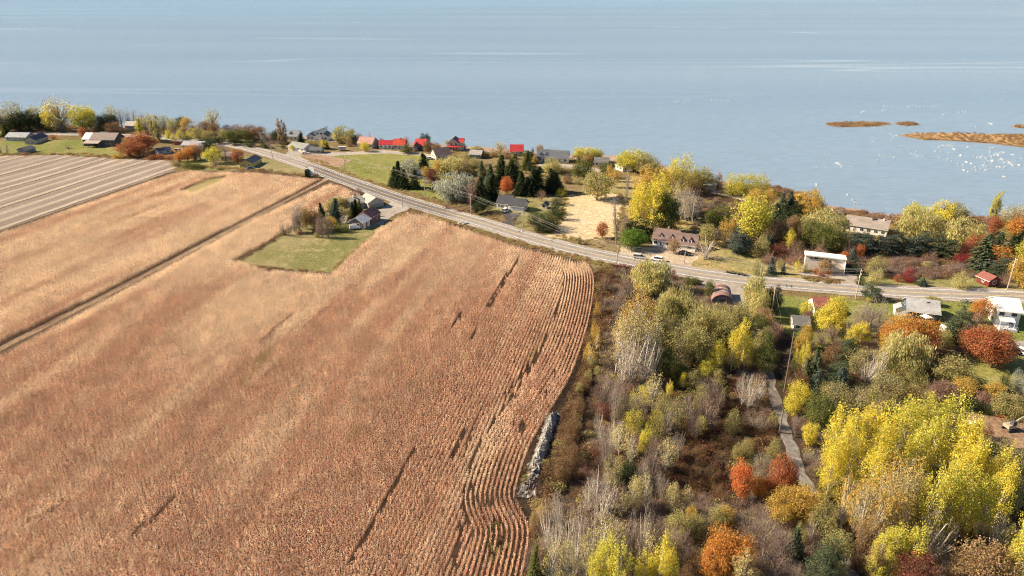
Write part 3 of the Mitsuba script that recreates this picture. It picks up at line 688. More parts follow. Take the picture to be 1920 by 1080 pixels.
# zone (where they stand), then: habit colour | description | screen x, top, foot, width; ...
TREE_TABLE = """
@ behind the road at the far left
bare mauve|grey-brown bare tree|6 197 246 42
mixed olive|thin olive tree|30 187 246 38
round olive|olive round tree|70 197 243 30;328 221 248 26
round dark|dark green tree|18 217 247 44;40 207 246 38;58 204 246 36;76 212 246 30;84 206 245 20
mixed pale|huge pale yellow cottonwood|116 177 246 50
round yellow|yellow side-crowned tree|98 194 246 30
round lime|yellow-green round tree|154 193 246 40;171 200 246 24
birch white|bare pale birch|184 205 244 24
round dark|dark dome-topped evergreen|202 211 243 32
spruce green|small green cone tree|190 224 247 15
mixed olive|olive half-bare tree|214 196 240 26;310 215 244 28
bare grey|tall bare grey tree|229 197 240 17;242 197 240 16;253 196 240 16;268 207 242 26;279 208 242 20
bush brown|brown-olive roadside bush|217 226 249 34;176 240 250 24
mixed willow|pale olive tree|286 211 246 32
round dark|small dark round tree|343 217 245 22
aspen gold|golden tree|352 219 252 26
bush lime|yellow-green bush|316 242 259 14;338 243 260 15;356 244 260 17;324 250 262 10
mixed pale|tall pale airy tree|402 202 246 26
twigbush grey|grey leafless thicket|332 233 256 20;300 240 256 18;370 222 246 26
@ along the far road left of the tan poplar
round brown|red-brown round tree|388 225 252 26;404 229 256 22;470 232 262 26;486 235 264 30
round olive|olive round tree|374 237 264 28;390 243 266 24;421 240 264 18
round green|mid green tree|432 243 266 20;446 240 266 24;462 241 266 24
twigbush grey|grey leafless bush|498 238 266 30;513 239 266 22
round dark|dark round tree|520 242 268 20;410 256 270 22;440 258 272 24
bush dark|dark roadside bush|470 260 275 24;498 262 277 24;380 258 270 18;350 254 266 20;532 266 279 12
column tan|tall tan columnar poplar|528 224 271 9;534 225 271 9
bush red|small red bush|505 269 276 9
bush pink|grey-pink low thicket|445 232 247 30;425 233 246 20
@ beside the brown-roofed barn
round red|small red tree|158 236 260 15
twigbush mauve|leafless purple-grey shrub|128 268 279 16
twigbush pink|purple bare shrub|79 243 258 24
bush red|small red bush|101 252 261 11
spruce green|dark small conifer|10 233 256 18
bare grey|small bare tree|15 266 289 10;2 270 289 8
column lime|green columnar poplar|266 220 262 13
barecolumn mauve|grey leafless columnar poplar|280 226 262 13;286 228 264 12
column olive|olive columnar poplar|291 225 266 11;301 218 267 12
round red|large rust-red maple|264 246 287 40;279 251 284 30
round red|low spreading rust-red maple|244 262 294 38;262 266 294 30
bush olive|olive bush|241 257 276 22
bush red|low red border shrub|300 288 298 22;318 289 299 20;285 290 299 18
bush gold|low golden border shrub|220 287 297 20
@ by the white house left of the yellow garage
bush maroon|small maroon tree|331 263 271 14
round orange|orange-red maple|352 274 302 26;366 268 300 24
round orange|low orange bush|338 285 304 20
bare mauve|purple-grey bare tree|376 264 300 26;366 280 302 16
round lime|bright yellow-green tree|401 273 306 32
twigbush mauve|grey leafless bush|405 288 313 22;328 293 310 18
round red|crimson-red tree|445 277 307 22
pine dark|dark pine|389 258 292 24;398 255 284 20
bare mauve|thin mauve tree|424 268 304 24;415 262 292 20
bush green|dark green low bush|352 302 314 24;366 304 316 30
bush olive|olive border bush|330 300 312 16;410 310 318 14
@ near the white modern house by the shore
spruce dark|dark conifer|567 250 272 15;611 258 279 12
bush olive|olive-brown bush|582 259 275 20;592 262 276 14
aspen yellow|small yellow tree|608 262 280 16;548 272 283 10
willow olive|big dome-shaped olive willow|646 234 268 40
round dark|dark round tree|661 251 269 18;636 252 268 14
round yellow|yellow round tree|685 263 284 18
bush tan|tan bush|655 256 274 16;668 257 268 12
bush brown|brown shore bush|674 250 262 16;715 257 276 14
@ beside the red-roofed shore houses
bare pink|thin pinkish bare tree|763 251 276 14;752 256 276 12
bare tan|pale thin bare tree|695 243 266 6
pine green|dark spreading pine|762 268 288 22
twigbush grey|grey leafless tree|772 258 284 20
round dark|dark flat-topped evergreen|797 247 278 18
round brown|brown-red tree|804 262 288 20;820 266 290 18
round olive|olive round tree|894 273 290 24;873 283 312 20
mixed pale|pale airy tree|938 263 288 24
bush tan|tan bush|925 279 294 20;950 280 297 20;962 286 298 16;907 284 296 14
bush green|green bush|912 284 294 12;985 280 294 14
bush olive|olive shrub|840 262 270 16
bush brown|rusty brown hedge bush|835 273 286 14;870 268 280 10
@ in the dark clump right of the bright meadow
spruce dark|dark spruce|748 303 352 26;740 312 350 20;791 288 320 22;758 318 354 22;776 318 354 18
willow silver|silver-grey willow|768 297 332 34
willow willow|golden-green round willow|842 291 324 50;862 296 328 34
round gold|golden-brown round tree|800 310 335 16;822 298 326 22
round maroon|maroon tree|812 314 350 24
willow silver|large silver-leaved willow|848 320 376 56;872 322 378 40
bare pink|pinkish bare tree|894 325 380 30;882 334 386 24
mixed tan|tan airy tree|872 296 330 18
round olive|olive round tree|888 294 322 24;905 312 340 18
twigbush pink|brown-pink roadside shrub|838 372 391 24;860 378 396 26;880 382 398 20
spruce pine|grey-green spruce|921 308 352 24;908 302 340 18
@ in the dark spruce row left of the straw field
spruce dark|tall dark spruce|906 332 382 28;925 326 376 26;947 291 350 30;958 299 352 28;975 320 366 22
spruce dark|dark black-green spruce|1000 316 366 28;1012 312 364 26;1028 316 362 28;1040 322 360 24;988 332 364 20
spruce green|green spruce|943 290 338 22;965 288 336 26;988 282 318 20
round scarlet|small orange-red maple|951 328 364 24
round dark|dark round yew|905 368 398 24;893 378 402 18
pine dark|dark pine|1000 276 304 12;998 296 322 20
willow willow|yellow-green willow|1034 294 326 30
spruce gold|small yellow cone tree|1002 289 306 11
spruce gold|small yellow-green sapling|996 352 366 10
bare pink|small pinkish bare tree|1014 352 378 20
bush brown|brown round bush|1064 326 344 20
bush dark|dark hedge shrub|1052 343 360 20;1046 362 384 22;1038 376 402 24;1030 392 426 28;1012 394 434 26;1048 382 412 22;1000 388 420 24;1040 404 432 22;1026 412 436 22
bush yellow|bright yellow shrub|1051 351 367 20
willow green|drooping green willow|1094 297 335 34
@ on the shore behind the straw field
round lime|yellow-green round tree|1086 273 302 24;1106 274 304 30;1120 276 304 22
round tan|reddish tan round tree|1011 270 288 14;1105 284 306 24
twigbush grey|grey leafless shrub|1030 272 288 18;1045 274 288 14
bush olive|olive green bush|1052 310 322 30;1085 334 346 16;1070 312 322 16
aspen gold|thin golden tree|1152 320 352 22;1142 308 340 16
round green|dark green round tree|1136 302 334 22
round olive|broad green tree with a bare trunk|1119 316 374 56
round lime|broad yellow-olive tree|1188 276 322 44;1170 284 320 30
round olive|broad olive tree|1208 284 326 44;1222 296 330 34
barecolumn grey|tall leafless columnar poplar|1173 304 384 9;1156 366 458 12
round red|small red-orange tree|1129 413 447 22
bush green|small dark sapling|1087 442 458 9
@ in the tall grove above the dormered house
aspen gold|pale gold tall aspen|1215 312 400 44;1240 316 396 36;1202 322 400 34
aspen yellow|bright yellow aspen|1205 338 436 44;1232 326 430 46;1218 352 440 44;1194 358 434 30
round green|dark green tree|1244 352 436 42;1256 370 436 34;1238 390 442 40
mixed yellow|tall airy yellow tree|1277 280 362 44;1262 290 366 30
round olive|olive dark tree|1318 310 356 40;1298 314 352 34
bush tan|tan thicket|1300 322 356 34;1345 322 354 22
birch grey|tall bare grey aspen|1262 334 410 22;1276 330 412 22;1290 338 414 22;1304 345 414 22;1268 352 420 18;1298 352 418 20;1284 346 416 18
spruce blue|small blue spruce|1295 380 412 18
pine dark|dark pine|1192 402 452 34;1208 404 450 30;1178 412 452 22
round bright|bright green tree|1183 428 468 46;1196 430 466 34
bare mauve|bare mauve tree|1171 396 450 22;1168 420 462 18
twigbush pink|pinkish leafless shrub|1140 436 456 14
@ between the pavilion and the dormered house
bush lime|olive shore thicket|1372 325 366 42;1398 321 364 46;1424 326 364 40
twigbush mauve|mauve leafless bush|1432 334 366 26;1408 348 368 24
round gold|golden-orange tree|1415 350 392 32;1440 352 388 26
round lime|large bright yellow-green tree|1402 362 450 66;1422 372 450 44
round green|dark green round tree|1346 384 430 42;1334 392 426 28
round olive|olive round tree|1328 418 458 34
bare mauve|mauve bare tree|1343 420 462 20
aspen gold|orange-gold slim tree|1357 410 458 22;1368 412 454 18
pine blue|blue-green pine|1382 420 476 36;1396 436 478 28;1376 436 474 24
bush olive|olive-brown bush|1420 444 480 40;1428 438 474 28
spruce blue|small grey-green spruce|1436 440 470 16;1444 436 468 14
birch tan|white-trunked forked birch|1322 440 486 44
round tan|small tan tree|1263 444 475 22
@ in the wood behind the pale shed
spruce pine|grey-green spruce|1460 362 418 26;1478 358 416 26;1452 380 424 26
pine dark|dark pine|1494 365 412 30;1484 384 424 28;1470 392 432 30
willow gold|olive-gold tree with white limbs|1518 352 402 50
birch white|white-limbed bare tree|1515 362 402 24
willow willow|large yellow-green willow|1552 388 444 66
round green|dark green tree|1522 408 464 44;1540 416 472 46;1560 424 476 40
round olive|mid-green round tree|1510 402 448 28;1576 400 440 24
aspen yellow|slim yellow tree|1480 430 466 20;1476 440 470 14
round tan|tan tree|1502 422 458 24;1482 400 446 22;1456 408 452 22
mixed brown|brown airy tree|1468 404 458 26;1446 410 460 24;1490 446 480 24
twigbush pink|pinkish leafless shrub|1494 462 492 28;1480 468 496 22;1536 446 482 28;1522 458 486 22;1590 448 486 26;1440 462 494 22
bush maroon|dark maroon shrub|1462 452 482 30;1452 456 480 22
round scarlet|small red-orange tree|1608 455 484 16;1582 470 488 14
spruce blue|small blue-green spruce|1446 482 513 15;1469 492 514 9;1598 462 494 14
aspen yellow|small yellow tree by the shed wall|1494 489 511 13
willow willow|small weeping tree|1587 436 474 20
bush olive|olive garden bush|1462 486 502 18;1418 486 516 22;1508 492 508 10
round tan|thin tan tree|1544 484 512 24
bush red|red garden shrub|1528 500 514 12;1540 506 518 12;1554 504 516 10
@ in the spruce hedge behind the scrub field
pine blue|blue-green pine|1603 432 480 30;1622 430 480 30;1645 434 480 32;1668 432 480 32;1690 438 480 30;1712 434 482 32;1734 430 480 32
pine pine|olive-green pine|1754 432 484 30;1778 442 488 30
pine dark|dark pine|1634 440 478 28;1680 440 480 28;1722 440 482 26;1766 446 482 28
willow willow|big pale yellow willow|1708 382 444 48;1732 398 446 52;1802 408 458 56;1824 414 460 36
willow lime|olive-yellow willow|1724 384 434 48;1704 378 424 30
round yellow|big yellow shore tree|1762 374 422 44
round olive|olive half-yellow shore tree|1788 376 424 38
twigbush brown|brown leafless bush|1812 388 418 32;1828 396 420 22
column lime|slim bright green columnar poplar|1856 362 412 8;1866 359 411 9
@ on the wooded shore at the right edge
mixed pale|pale airy tree|1884 384 432 34;1900 380 430 34;1918 380 428 30
bush pink|pinkish bush|1856 400 434 24;1870 410 440 24
round red|rust-red tree|1828 436 482 34;1816 450 486 24;1862 404 440 24
round orange|orange tree|1916 398 458 40;1896 414 452 30;1866 440 462 20
round olive|olive tree|1878 406 440 22;1886 420 452 24
spruce pine|large dark green spruce|1846 440 512 44;1862 436 492 34
round maroon|dark maroon tree|1808 452 490 24
bush crimson|bright crimson shrub|1796 473 496 22;1812 474 496 24
round orange|orange-brown maple|1860 457 498 50;1850 464 500 30
spruce dark|black-green spruce|1890 442 486 36;1904 432 480 24
pine pine|olive-green pine|1874 476 524 40;1858 490 522 26
round lime|yellow-green tree|1914 446 505 32
round gold|golden-brown oak|1908 476 540 38;1920 490 545 36
twigbush pink|grey-pink leafless shrub|1888 498 538 24;1876 508 538 16
@ in the brown scrub beyond the road
bush olive|olive yellow-topped bush|1642 476 516 36;1634 482 512 24
bush willow|round pale yellow bush|1797 508 540 34;1638 502 533 28;1738 488 502 16
bush crimson|crimson bush|1702 500 528 26
bush red|small red bush|1682 512 528 14
spruce blue|small blue spruce|1730 521 536 14;1608 494 516 12
pine pine|roadside pine|1634 526 562 34
bare pink|pinkish bare tree|1746 468 494 22;1730 470 494 14
column gold|slim golden sapling|1730 467 486 6
twigbush pink|pale leafless shrub|1668 478 500 20;1700 480 500 22;1780 490 512 20
bush dark|dark low bush|1600 492 514 16;1612 516 534 18
@ at the lane mouth below the road
willow willow|tall yellow-green willow|1411 506 580 38;1419 540 600 32
round tan|tan airy tree|1428 575 618 32;1438 590 625 28
round dark|dark green thicket tree|1440 536 585 26;1452 545 590 20
column grey|grey leafless poplar|1455 533 582 12
round lime|yellow-green tree|1511 562 598 24;1632 555 566 14
round pink|reddish bush|1512 580 604 16;1452 602 642 36;1436 612 652 30
round yellow|large golden-yellow tree|1562 551 612 42;1546 572 622 44;1566 586 626 40
bare grey|large bare grey tree|1626 552 632 64;1608 566 630 46;1646 570 628 40
bare mauve|bare brown tree|1560 604 642 36;1590 590 640 36;1540 606 650 34
round olive|low olive bush|1745 555 572 22;1756 557 574 16
@ right of the dark lane bend
round gold|orange-tan tree|1508 604 658 20;1494 625 676 18
aspen yellow|slim yellow tree|1507 640 700 20;1490 654 706 18;1610 604 648 34;1592 612 652 24
round brown|brown airy tree|1555 645 682 34;1540 662 696 26;1498 690 740 24
spruce pine|dark green spruce|1522 654 728 30;1506 672 730 24
spruce blue|blue-green spruce|1530 694 748 30;1572 690 742 34
pine pine|olive pine|1568 660 718 40;1588 628 676 34;1558 686 734 34
willow willow|large yellow-green weeping willow|1672 622 704 56;1702 622 706 56
willow olive|olive half-hidden willow|1690 666 720 50;1656 650 710 40
birch grey|grey branching bare tree|1622 660 722 44;1640 640 716 36
mixed olive|thin olive tree|1605 652 700 40;1650 690 744 48;1560 712 766 44;1600 724 776 48
round yellow|yellow bushy tree|1495 712 760 36;1484 738 782 28;1516 790 838 26
round green|mid green bushy tree|1532 742 806 54;1556 756 808 44
bush olive|olive scrub bush|1630 722 772 40;1680 712 756 40;1540 716 752 30;1700 690 730 36
bare mauve|mauve bare tree|1642 736 792 34;1628 744 800 28;1490 770 820 18;1666 706 752 26
bush brown|reddish brown bush|1702 722 760 34;1478 690 716 16
@ round the blue and white houses
round orange|large orange maple|1690 584 664 60;1718 590 664 54;1664 604 652 40
round gold|golden low crown|1664 622 662 38
round red|brown-red maple|1728 612 672 44;1716 640 680 36
round red|large rust-red maple|1836 606 680 56;1858 612 690 58;1816 612 668 44;1872 630 684 40
round olive|olive dark small tree|1770 618 652 26;1776 628 652 20
pine pine|green pine|1796 556 646 42;1780 590 642 32
bare mauve|leafless grey tree|1822 572 644 50;1806 590 648 36
round orange|orange-brown tree|1838 556 606 30;1826 560 604 24
round olive|large olive-green tree|1784 664 726 56;1768 680 724 36
bush brown|dark brown undergrowth shrub|1742 660 700 36;1760 640 676 30;1734 690 714 24
@ around the brown clearing at the right edge
round gold|golden bush|1806 706 746 36;1862 714 752 34
round pink|tan-pink bush|1760 712 758 36;1780 720 760 30;1840 734 764 30
bush olive|yellow-olive bush|1886 732 782 46;1910 736 784 40;1862 744 776 26
bush dark|dark bush|1878 702 734 24;1816 740 768 34;1846 756 776 22
bush silver|grey-green bush|1904 692 732 26;1918 700 738 22
bush olive|olive woodland bush|1724 700 734 30;1706 716 756 30;1738 730 768 30
bush maroon|low maroon bush|1846 798 822 26;1828 800 818 16
round olive|olive dark tree in shade|1862 816 900 52;1890 838 920 52;1880 884 960 54;1906 870 940 40
@ in the big yellow grove
aspen yellow|yellow aspen|1560 760 892 52;1584 780 920 50;1552 810 934 46;1604 756 886 50;1546 850 950 38;1630 800 930 46;1650 762 900 52;1612 832 962 46
aspen lime|lime-yellow aspen|1684 742 884 56;1716 742 880 60;1756 742 884 58;1730 782 920 56;1700 800 932 50
aspen yellow|tall golden aspen|1764 786 934 56;1800 790 936 50;1820 826 968 52;1846 838 978 46;1780 830 972 52;1858 868 996 42
aspen lime|broad lime-green aspen|1720 884 1024 56;1752 870 1012 56;1790 880 1020 56;1826 890 1016 46
thin gold|half-bare white-trunked aspen|1640 860 984 36;1664 850 990 36;1690 856 994 36;1616 880 1000 36;1596 900 1014 32;1650 905 1030 36;1680 910 1030 36;1572 890 1000 32;1628 920 1036 34
thin pale|nearly leafless pale aspen|1666 880 1016 30;1646 884 1010 28;1680 870 1004 28;1702 880 1010 30;1630 900 1018 26;1612 906 1024 26
aspen lime|short green aspen|1660 985 1084 56;1690 990 1096 50;1640 1000 1090 44
birch white|white leafless birch|1862 945 1036 42;1730 950 1046 56;1752 966 1050 46
@ along the bottom right edge
round maroon|dark red-brown oak|1706 1032 1124 70
round tan|tan oak|1818 1010 1116 72;1856 1016 1122 66;1790 1030 1116 50
aspen lime|tall bright yellow-green tree|1904 924 1090 46;1926 960 1110 60;1894 990 1130 50
bush lime|yellow-green bush|1640 1040 1090 32;1880 985 1040 30
spruce pine|dark green spruce|1484 988 1052 32
pine pine|grey-green pine|1522 1020 1100 46;1552 1004 1082 40;1536 1050 1126 46
bush olive|small olive shrub|1572 1052 1100 32;1496 980 1024 24
birch white|white leafless birch|1768 1030 1100 26;1520 960 1016 24
bush brown|rusty brown shrub|1604 1020 1070 34;1590 960 1010 26;1612 985 1040 30
mixed tan|tan half-bare tree|1608 960 1040 34;1630 1010 1090 36
@ at the top of the scrub plot
willow willow|yellow-green willow|1206 484 548 52;1228 490 550 44;1216 506 556 48
bare mauve|purple-grey bare tree|1174 508 566 32;1190 528 580 26;1160 530 590 24
round dark|dark green bush|1180 536 556 20;1252 528 546 18
bush maroon|maroon bush|1261 505 527 15
round green|small flat-topped green tree|1327 523 560 18
bush green|low green bush|1292 516 534 26;1304 520 534 18
willow olive|broad olive willow|1268 534 600 46;1290 552 618 50;1252 556 622 40;1322 562 640 56;1350 568 634 44;1298 578 656 52
willow willow|olive-yellow willow|1246 544 612 36;1340 578 650 50
mixed olive|olive airy tree|1276 600 680 50;1320 610 690 50;1256 586 660 40
thin gold|gold-topped thin aspen|1176 552 664 36;1196 540 654 40;1212 556 662 38;1160 576 690 30
thin pale|pale half-bare aspen|1154 580 700 28;1172 590 706 34;1204 590 702 38;1226 590 690 34;1186 574 690 34
birch white|pale leafless aspen|1186 610 722 58;1206 620 722 46;1166 626 722 40;1220 630 720 36
round green|dark green round tree|1242 648 708 38;1262 664 716 30;1284 684 716 28
round gold|small orange tree|1258 536 570 20;1196 530 556 16
aspen yellow|bright yellow tree|1384 602 700 34;1370 620 698 30;1394 636 694 28;1344 640 700 24
round olive|olive-green round tree|1362 580 662 42;1298 606 692 42;1236 588 664 38;1384 560 630 30
round olive|olive round tree|1424 614 674 38;1410 640 690 28
round green|dark green lane-side tree|1416 586 640 34;1432 640 706 32;1428 610 676 30
round lime|yellow-green bush|1330 654 700 30;1320 676 714 26
bush olive|olive low bush|1300 690 730 34;1344 690 722 30;1216 716 750 36
@ on the middle of the scrub plot
bare mauve|mauve-brown bare tree|1334 694 760 46;1322 736 806 54;1346 716 770 34
birch white|white-trunked birch|1392 690 762 32;1414 692 762 30;1402 700 768 26
spruce green|small green pine|1358 724 752 16
twigbush grey|pale grey leafless shrub|1412 752 800 36;1430 770 806 28
bush olive|olive scrub shrub|1372 768 810 32;1240 740 790 40;1196 770 812 46;1232 780 822 36;1448 770 800 20
mixed yellow|yellow airy small tree|1200 722 772 40;1186 764 816 34;1222 770 818 30
aspen yellow|small bright yellow tree|1254 715 750 16;1205 808 856 22;1280 700 730 14
aspen lime|small lime-green tree|1212 800 856 26;1312 782 816 22
bare mauve|purple-grey bare shrub|1170 700 752 34;1150 720 776 30;1222 834 904 40;1204 846 906 26
birch white|white leafless birch|1136 700 762 18;1122 760 822 22;1148 776 850 34;1130 790 846 20
bush maroon|maroon brush|1136 752 786 34;1166 826 858 34;1122 830 862 26
round dark|dark green shrub|1178 862 906 32;1160 878 918 26
thin gold|brown-gold thin shrub tree|1108 640 690 16;1118 620 660 12
bare grey|pale grey bare tree|1150 700 800 34;1186 726 806 36;1136 800 880 34;1248 760 826 34;1200 860 926 34;1240 880 940 30;1290 730 796 32;1270 800 866 34
thin pale|half-leafed pale tree|1222 700 776 30;1160 790 862 30;1180 812 880 28;1246 820 890 30
round olive|olive lane-side tree|1536 934 1006 46;1560 990 1066 44
bare mauve|mauve-grey leafless tree|1130 690 762 34;1164 730 802 34;1204 740 812 34;1300 760 826 30;1166 900 960 34;1218 806 880 34
mixed olive|half-bare olive tree|1266 740 812 38;1174 740 800 38;1150 850 920 36;1310 720 778 30
@ at the near end of the scrub plot
birch white|white leafless birch|1118 862 962 50;1142 886 968 40;1104 884 966 30;1126 910 984 36
thin pale|pale yellow slim aspen|1186 894 966 24;1210 888 966 22;1262 906 970 26;1284 912 970 22;1166 920 976 24
aspen pale|pale green leafy aspen|1188 896 956 26;1258 908 966 28
round scarlet|bright orange-red maple|1386 858 940 36
round orange|small orange maple|1423 892 936 30
round red|rust-orange maple|1458 850 936 44;1476 866 934 34;1450 890 940 34
round gold|broad olive-orange oak|1460 912 982 52;1496 906 986 54;1520 918 988 40
bare grey|grey leafless shrub|1420 842 908 40;1436 850 906 28
bush olive|olive shrub|1448 820 866 30;1400 820 856 26;1382 830 862 24
twigbush brown|brown leafless brush|1300 850 900 40;1330 860 906 36;1350 900 946 36;1290 790 826 34;1360 800 836 34
@ below the scrub plot
birch white|white leafless birch|1028 930 1040 34;1050 900 1010 26;1064 940 1050 34;1088 936 1050 34;1112 944 1056 36;1040 960 1070 30;1140 950 1060 32;1076 970 1080 30;1176 950 1056 30;1200 946 1050 30
thin pale|pale yellow slim aspen|1128 960 1076 28;1160 966 1080 28;1206 990 1090 28;1100 990 1096 28;1062 1000 1106 28;1036 1010 1110 26
bare mauve|mauve bare tree|1186 960 1060 46;1220 950 1040 46;1246 970 1060 50;1276 980 1070 40;1430 960 1050 56;1460 980 1066 50;1404 956 1030 40;1440 1020 1106 60;1480 1050 1120 40;1320 950 1006 40
aspen lime|bright yellow-green aspen|1132 1010 1128 50;1158 1016 1140 50;1112 1030 1130 40
aspen yellow|bright yellow aspen|1206 1040 1130 44;1228 1006 1136 50;1250 1030 1140 46
round olive|olive bush|1270 954 1016 40;1300 960 1012 36;1340 950 996 36;1250 1000 1060 36
round gold|yellow-olive bush|1354 948 990 34;1294 946 986 24
round orange|large orange-brown oak|1346 984 1084 62;1374 996 1096 60;1330 1010 1100 50
aspen pale|pale green small aspen|1388 1038 1122 50
spruce green|dark green spruce|1004 1022 1104 26;1018 1030 1100 24
bush brown|brown brush|1280 1060 1110 44;1300 1030 1080 40;1416 1070 1120 40;1010 960 1010 30
bush gold|golden low bush|1012 940 985 18;1000 960 1000 16
@ in the scrub strip beside the corn
bush gold|small golden bush|1114 600 650 18;1098 640 676 14;1120 565 596 14
bush olive|small olive bush|1110 658 690 18;1102 690 720 18;1120 684 704 14;1086 716 740 18
bush brown|rusty brown shrub|1118 545 575 22;1130 520 548 22;1100 620 650 20;1096 700 735 24;1082 740 780 28;1072 776 820 30;1064 812 858 32;1056 850 900 34;1076 830 876 28;1142 506 524 18
bare mauve|grey bare sapling|1136 510 552 18;1128 552 590 16
@ round the house by the corn
mixed white|pale half-bare poplar|562 378 436 24;556 384 436 18;570 380 430 20
bare grey|small bare tree|532 412 440 12;542 410 444 10;553 396 438 12;528 420 442 8
round gold|olive-gold tree|576 385 430 18;622 404 430 20
round brown|brown-olive tree|590 390 434 22;600 396 432 18
bare mauve|purple-grey bare tree|606 396 446 28;616 402 446 22;598 404 444 18
spruce blue|dark blue spruce|632 372 416 24
spruce dark|dark spruce|602 380 416 16;668 374 404 18;662 378 406 14
spruce green|green thuja|676 372 404 12;658 394 410 8
bush maroon|small maroon bush|563 428 440 12;591 425 437 14
bush olive|small olive bush|594 434 445 12;640 384 410 18;655 388 410 16
birch white|small white-limbed bare tree|648 398 426 18
bush green|dark green round bush|645 418 435 22;636 416 434 18
round olive|olive tree behind the house|640 366 396 26;624 368 400 22
round red|red-pink small tree|648 372 394 16
bush mauve|mauve roadside bush|672 352 366 18;662 358 372 14
bush brown|brown roadside brush|770 388 404 16;784 392 406 18;756 396 408 12
"""
zone = None
for line in TREE_TABLE.strip().splitlines():
    if line.startswith('@'):
        zone = line[2:]; continue
    head_, desc, spots = line.split('|'); hab, col = head_.split()
    for s in spots.split(';'):
        tree(zone, hab, col, desc, *map(float, s.split()))
finish_tree_labels()

# ------------------------------------------------------------------ ground cover nobody could count
def clump(kind, col, seed, n=170, size=2.6, h=1.5):
    r = np.random.default_rng(seed); c1, c2, share = (np.array(x) for x in COL[col])
    a, q = r.uniform(0, 6.28, n), r.random(n) ** 0.5 * size / 2
    top = h * (0.35 + 0.65 * np.sqrt(np.clip(1 - (q / (size / 2)) ** 2, 0, 1))) * r.uniform(0.5, 1.15, n)
    m = np.clip(share + r.normal(0, 0.35, n), 0, 1)[:, None]; colr = (c1 * (1 - m) + c2 * m) * np.exp(r.normal(0, 0.28, (n, 1)))
    if kind == 'blade':
        p = np.column_stack([q * np.cos(a), q * np.sin(a), np.zeros(n)]); az = r.uniform(0, 6.28, n); w = np.column_stack([np.cos(az), np.sin(az), 0 * az]) * 0.05
        v = np.stack([p - w, p + w, p + np.column_stack([r.normal(0, 0.2, (n, 2)), top])], 1).reshape(-1, 3)
        return v, np.arange(3 * n).reshape(-1, 3), np.repeat(colr, 3, axis=0)
    if kind == 'twiggy':
        p = np.column_stack([q * np.cos(a), q * np.sin(a), top * r.uniform(0, 0.5, n)]); d = np.column_stack([r.normal(0, 0.45, (n, 2)), r.uniform(0.4, 1.0, n)]); az = r.uniform(0, 6.28, n); w = np.column_stack([np.cos(az), np.sin(az), 0 * az]) * r.uniform(0.012, 0.03, (n, 1))
        v = np.stack([p - w, p + w, p + d * (top * 0.8)[:, None]], 1).reshape(-1, 3)
        return v, np.arange(3 * n).reshape(-1, 3), np.repeat(colr, 3, axis=0)
    z = top * r.uniform(0.3, 1.0, n); p = np.column_stack([q * np.cos(a), q * np.sin(a), z])
    d = r.normal(0, 1, (n, 3)) + [0, 0, 0.5]; d /= np.linalg.norm(d, axis=1, keepdims=True); e = frames(d, r); f = np.cross(d, e); s = r.uniform(0.06, 0.16, (n, 1))
    tw = r.random(n) < 0.35
    e[tw] *= 2.2; f[tw] *= 0.14
    v = np.stack([p - e * s, p + f * s, p + e * s, p - f * s], 1).reshape(-1, 3); k = np.arange(n)[:, None] * 4
    return v, np.vstack([k + [[0, 1, 2]], k + [[0, 2, 3]]]), np.repeat(colr, 4, axis=0)


CL = {}
for nm, kind, col, h in [('brown', 'leafy', 'brown', 1.5), ('maroon', 'leafy', 'maroon', 1.6), ('mauve', 'twiggy', 'mauve', 2.2), ('grey', 'twiggy', 'grey', 2.0), ('russet', 'twiggy', 'brown', 1.8), ('umber', 'leafy', 'umber', 1.3), ('sepia', 'twiggy', 'umber', 1.6), ('olive', 'leafy', 'olive', 1.3), ('tan', 'leafy', 'tan', 1.3), ('pink', 'leafy', 'pink', 1.3), ('green', 'leafy', 'green', 1.0), ('straw', 'blade', 'tan', 0.9), ('grass', 'blade', 'olive', 0.7)]:
    for v_ in range(2):
        v, f, c = clump(kind, col, 300 + v_ + len(CL) * 3, n=420 if kind == 'twiggy' else 260, h=h)
        CL[(nm, v_)] = shapegroup(f'cover_{nm}_{v_}', mikit.ply((v, f), 'leaf', color=np.clip(c, 0.005, 0.9)))


def cover(key, label, cat_, pts, n, kinds, smin=0.7, smax=1.3, avoid=None):
    poly = pts if hasattr(pts, 'exterior') else Polygon(W2(pts)).buffer(0); shapely.prepare(poly)
    key = numbered(key); tag(key, label, cat_, None, 'stuff'); b = poly.bounds; got = 0
    r = np.random.default_rng(n)
    while got < n:
        x, y = r.uniform(b[0], b[2]), r.uniform(b[1], b[3])
        if not poly.contains(Point(x, y)) or (avoid is not None and avoid.contains(Point(x, y))):
            continue
        # neighbours tend to be of one kind
        c = math.sin(x * 0.23 + 2 * math.sin(y * 0.11)) * 0.5 + math.sin(y * 0.19 + x * 0.07) * 0.5 + r.normal(0, 0.45)
        kd = kinds[int(np.clip((c + 1.2) / 2.4 * len(kinds), 0, len(kinds) - 1))]
        s = r.uniform(smin, smax)
        stuff_instance(key, CL[(kd, int(r.integers(0, 2)))], place2(x, y, float(r.uniform(0, 360)), s, s * r.uniform(0.6, 1.2), 0.02)); got += 1


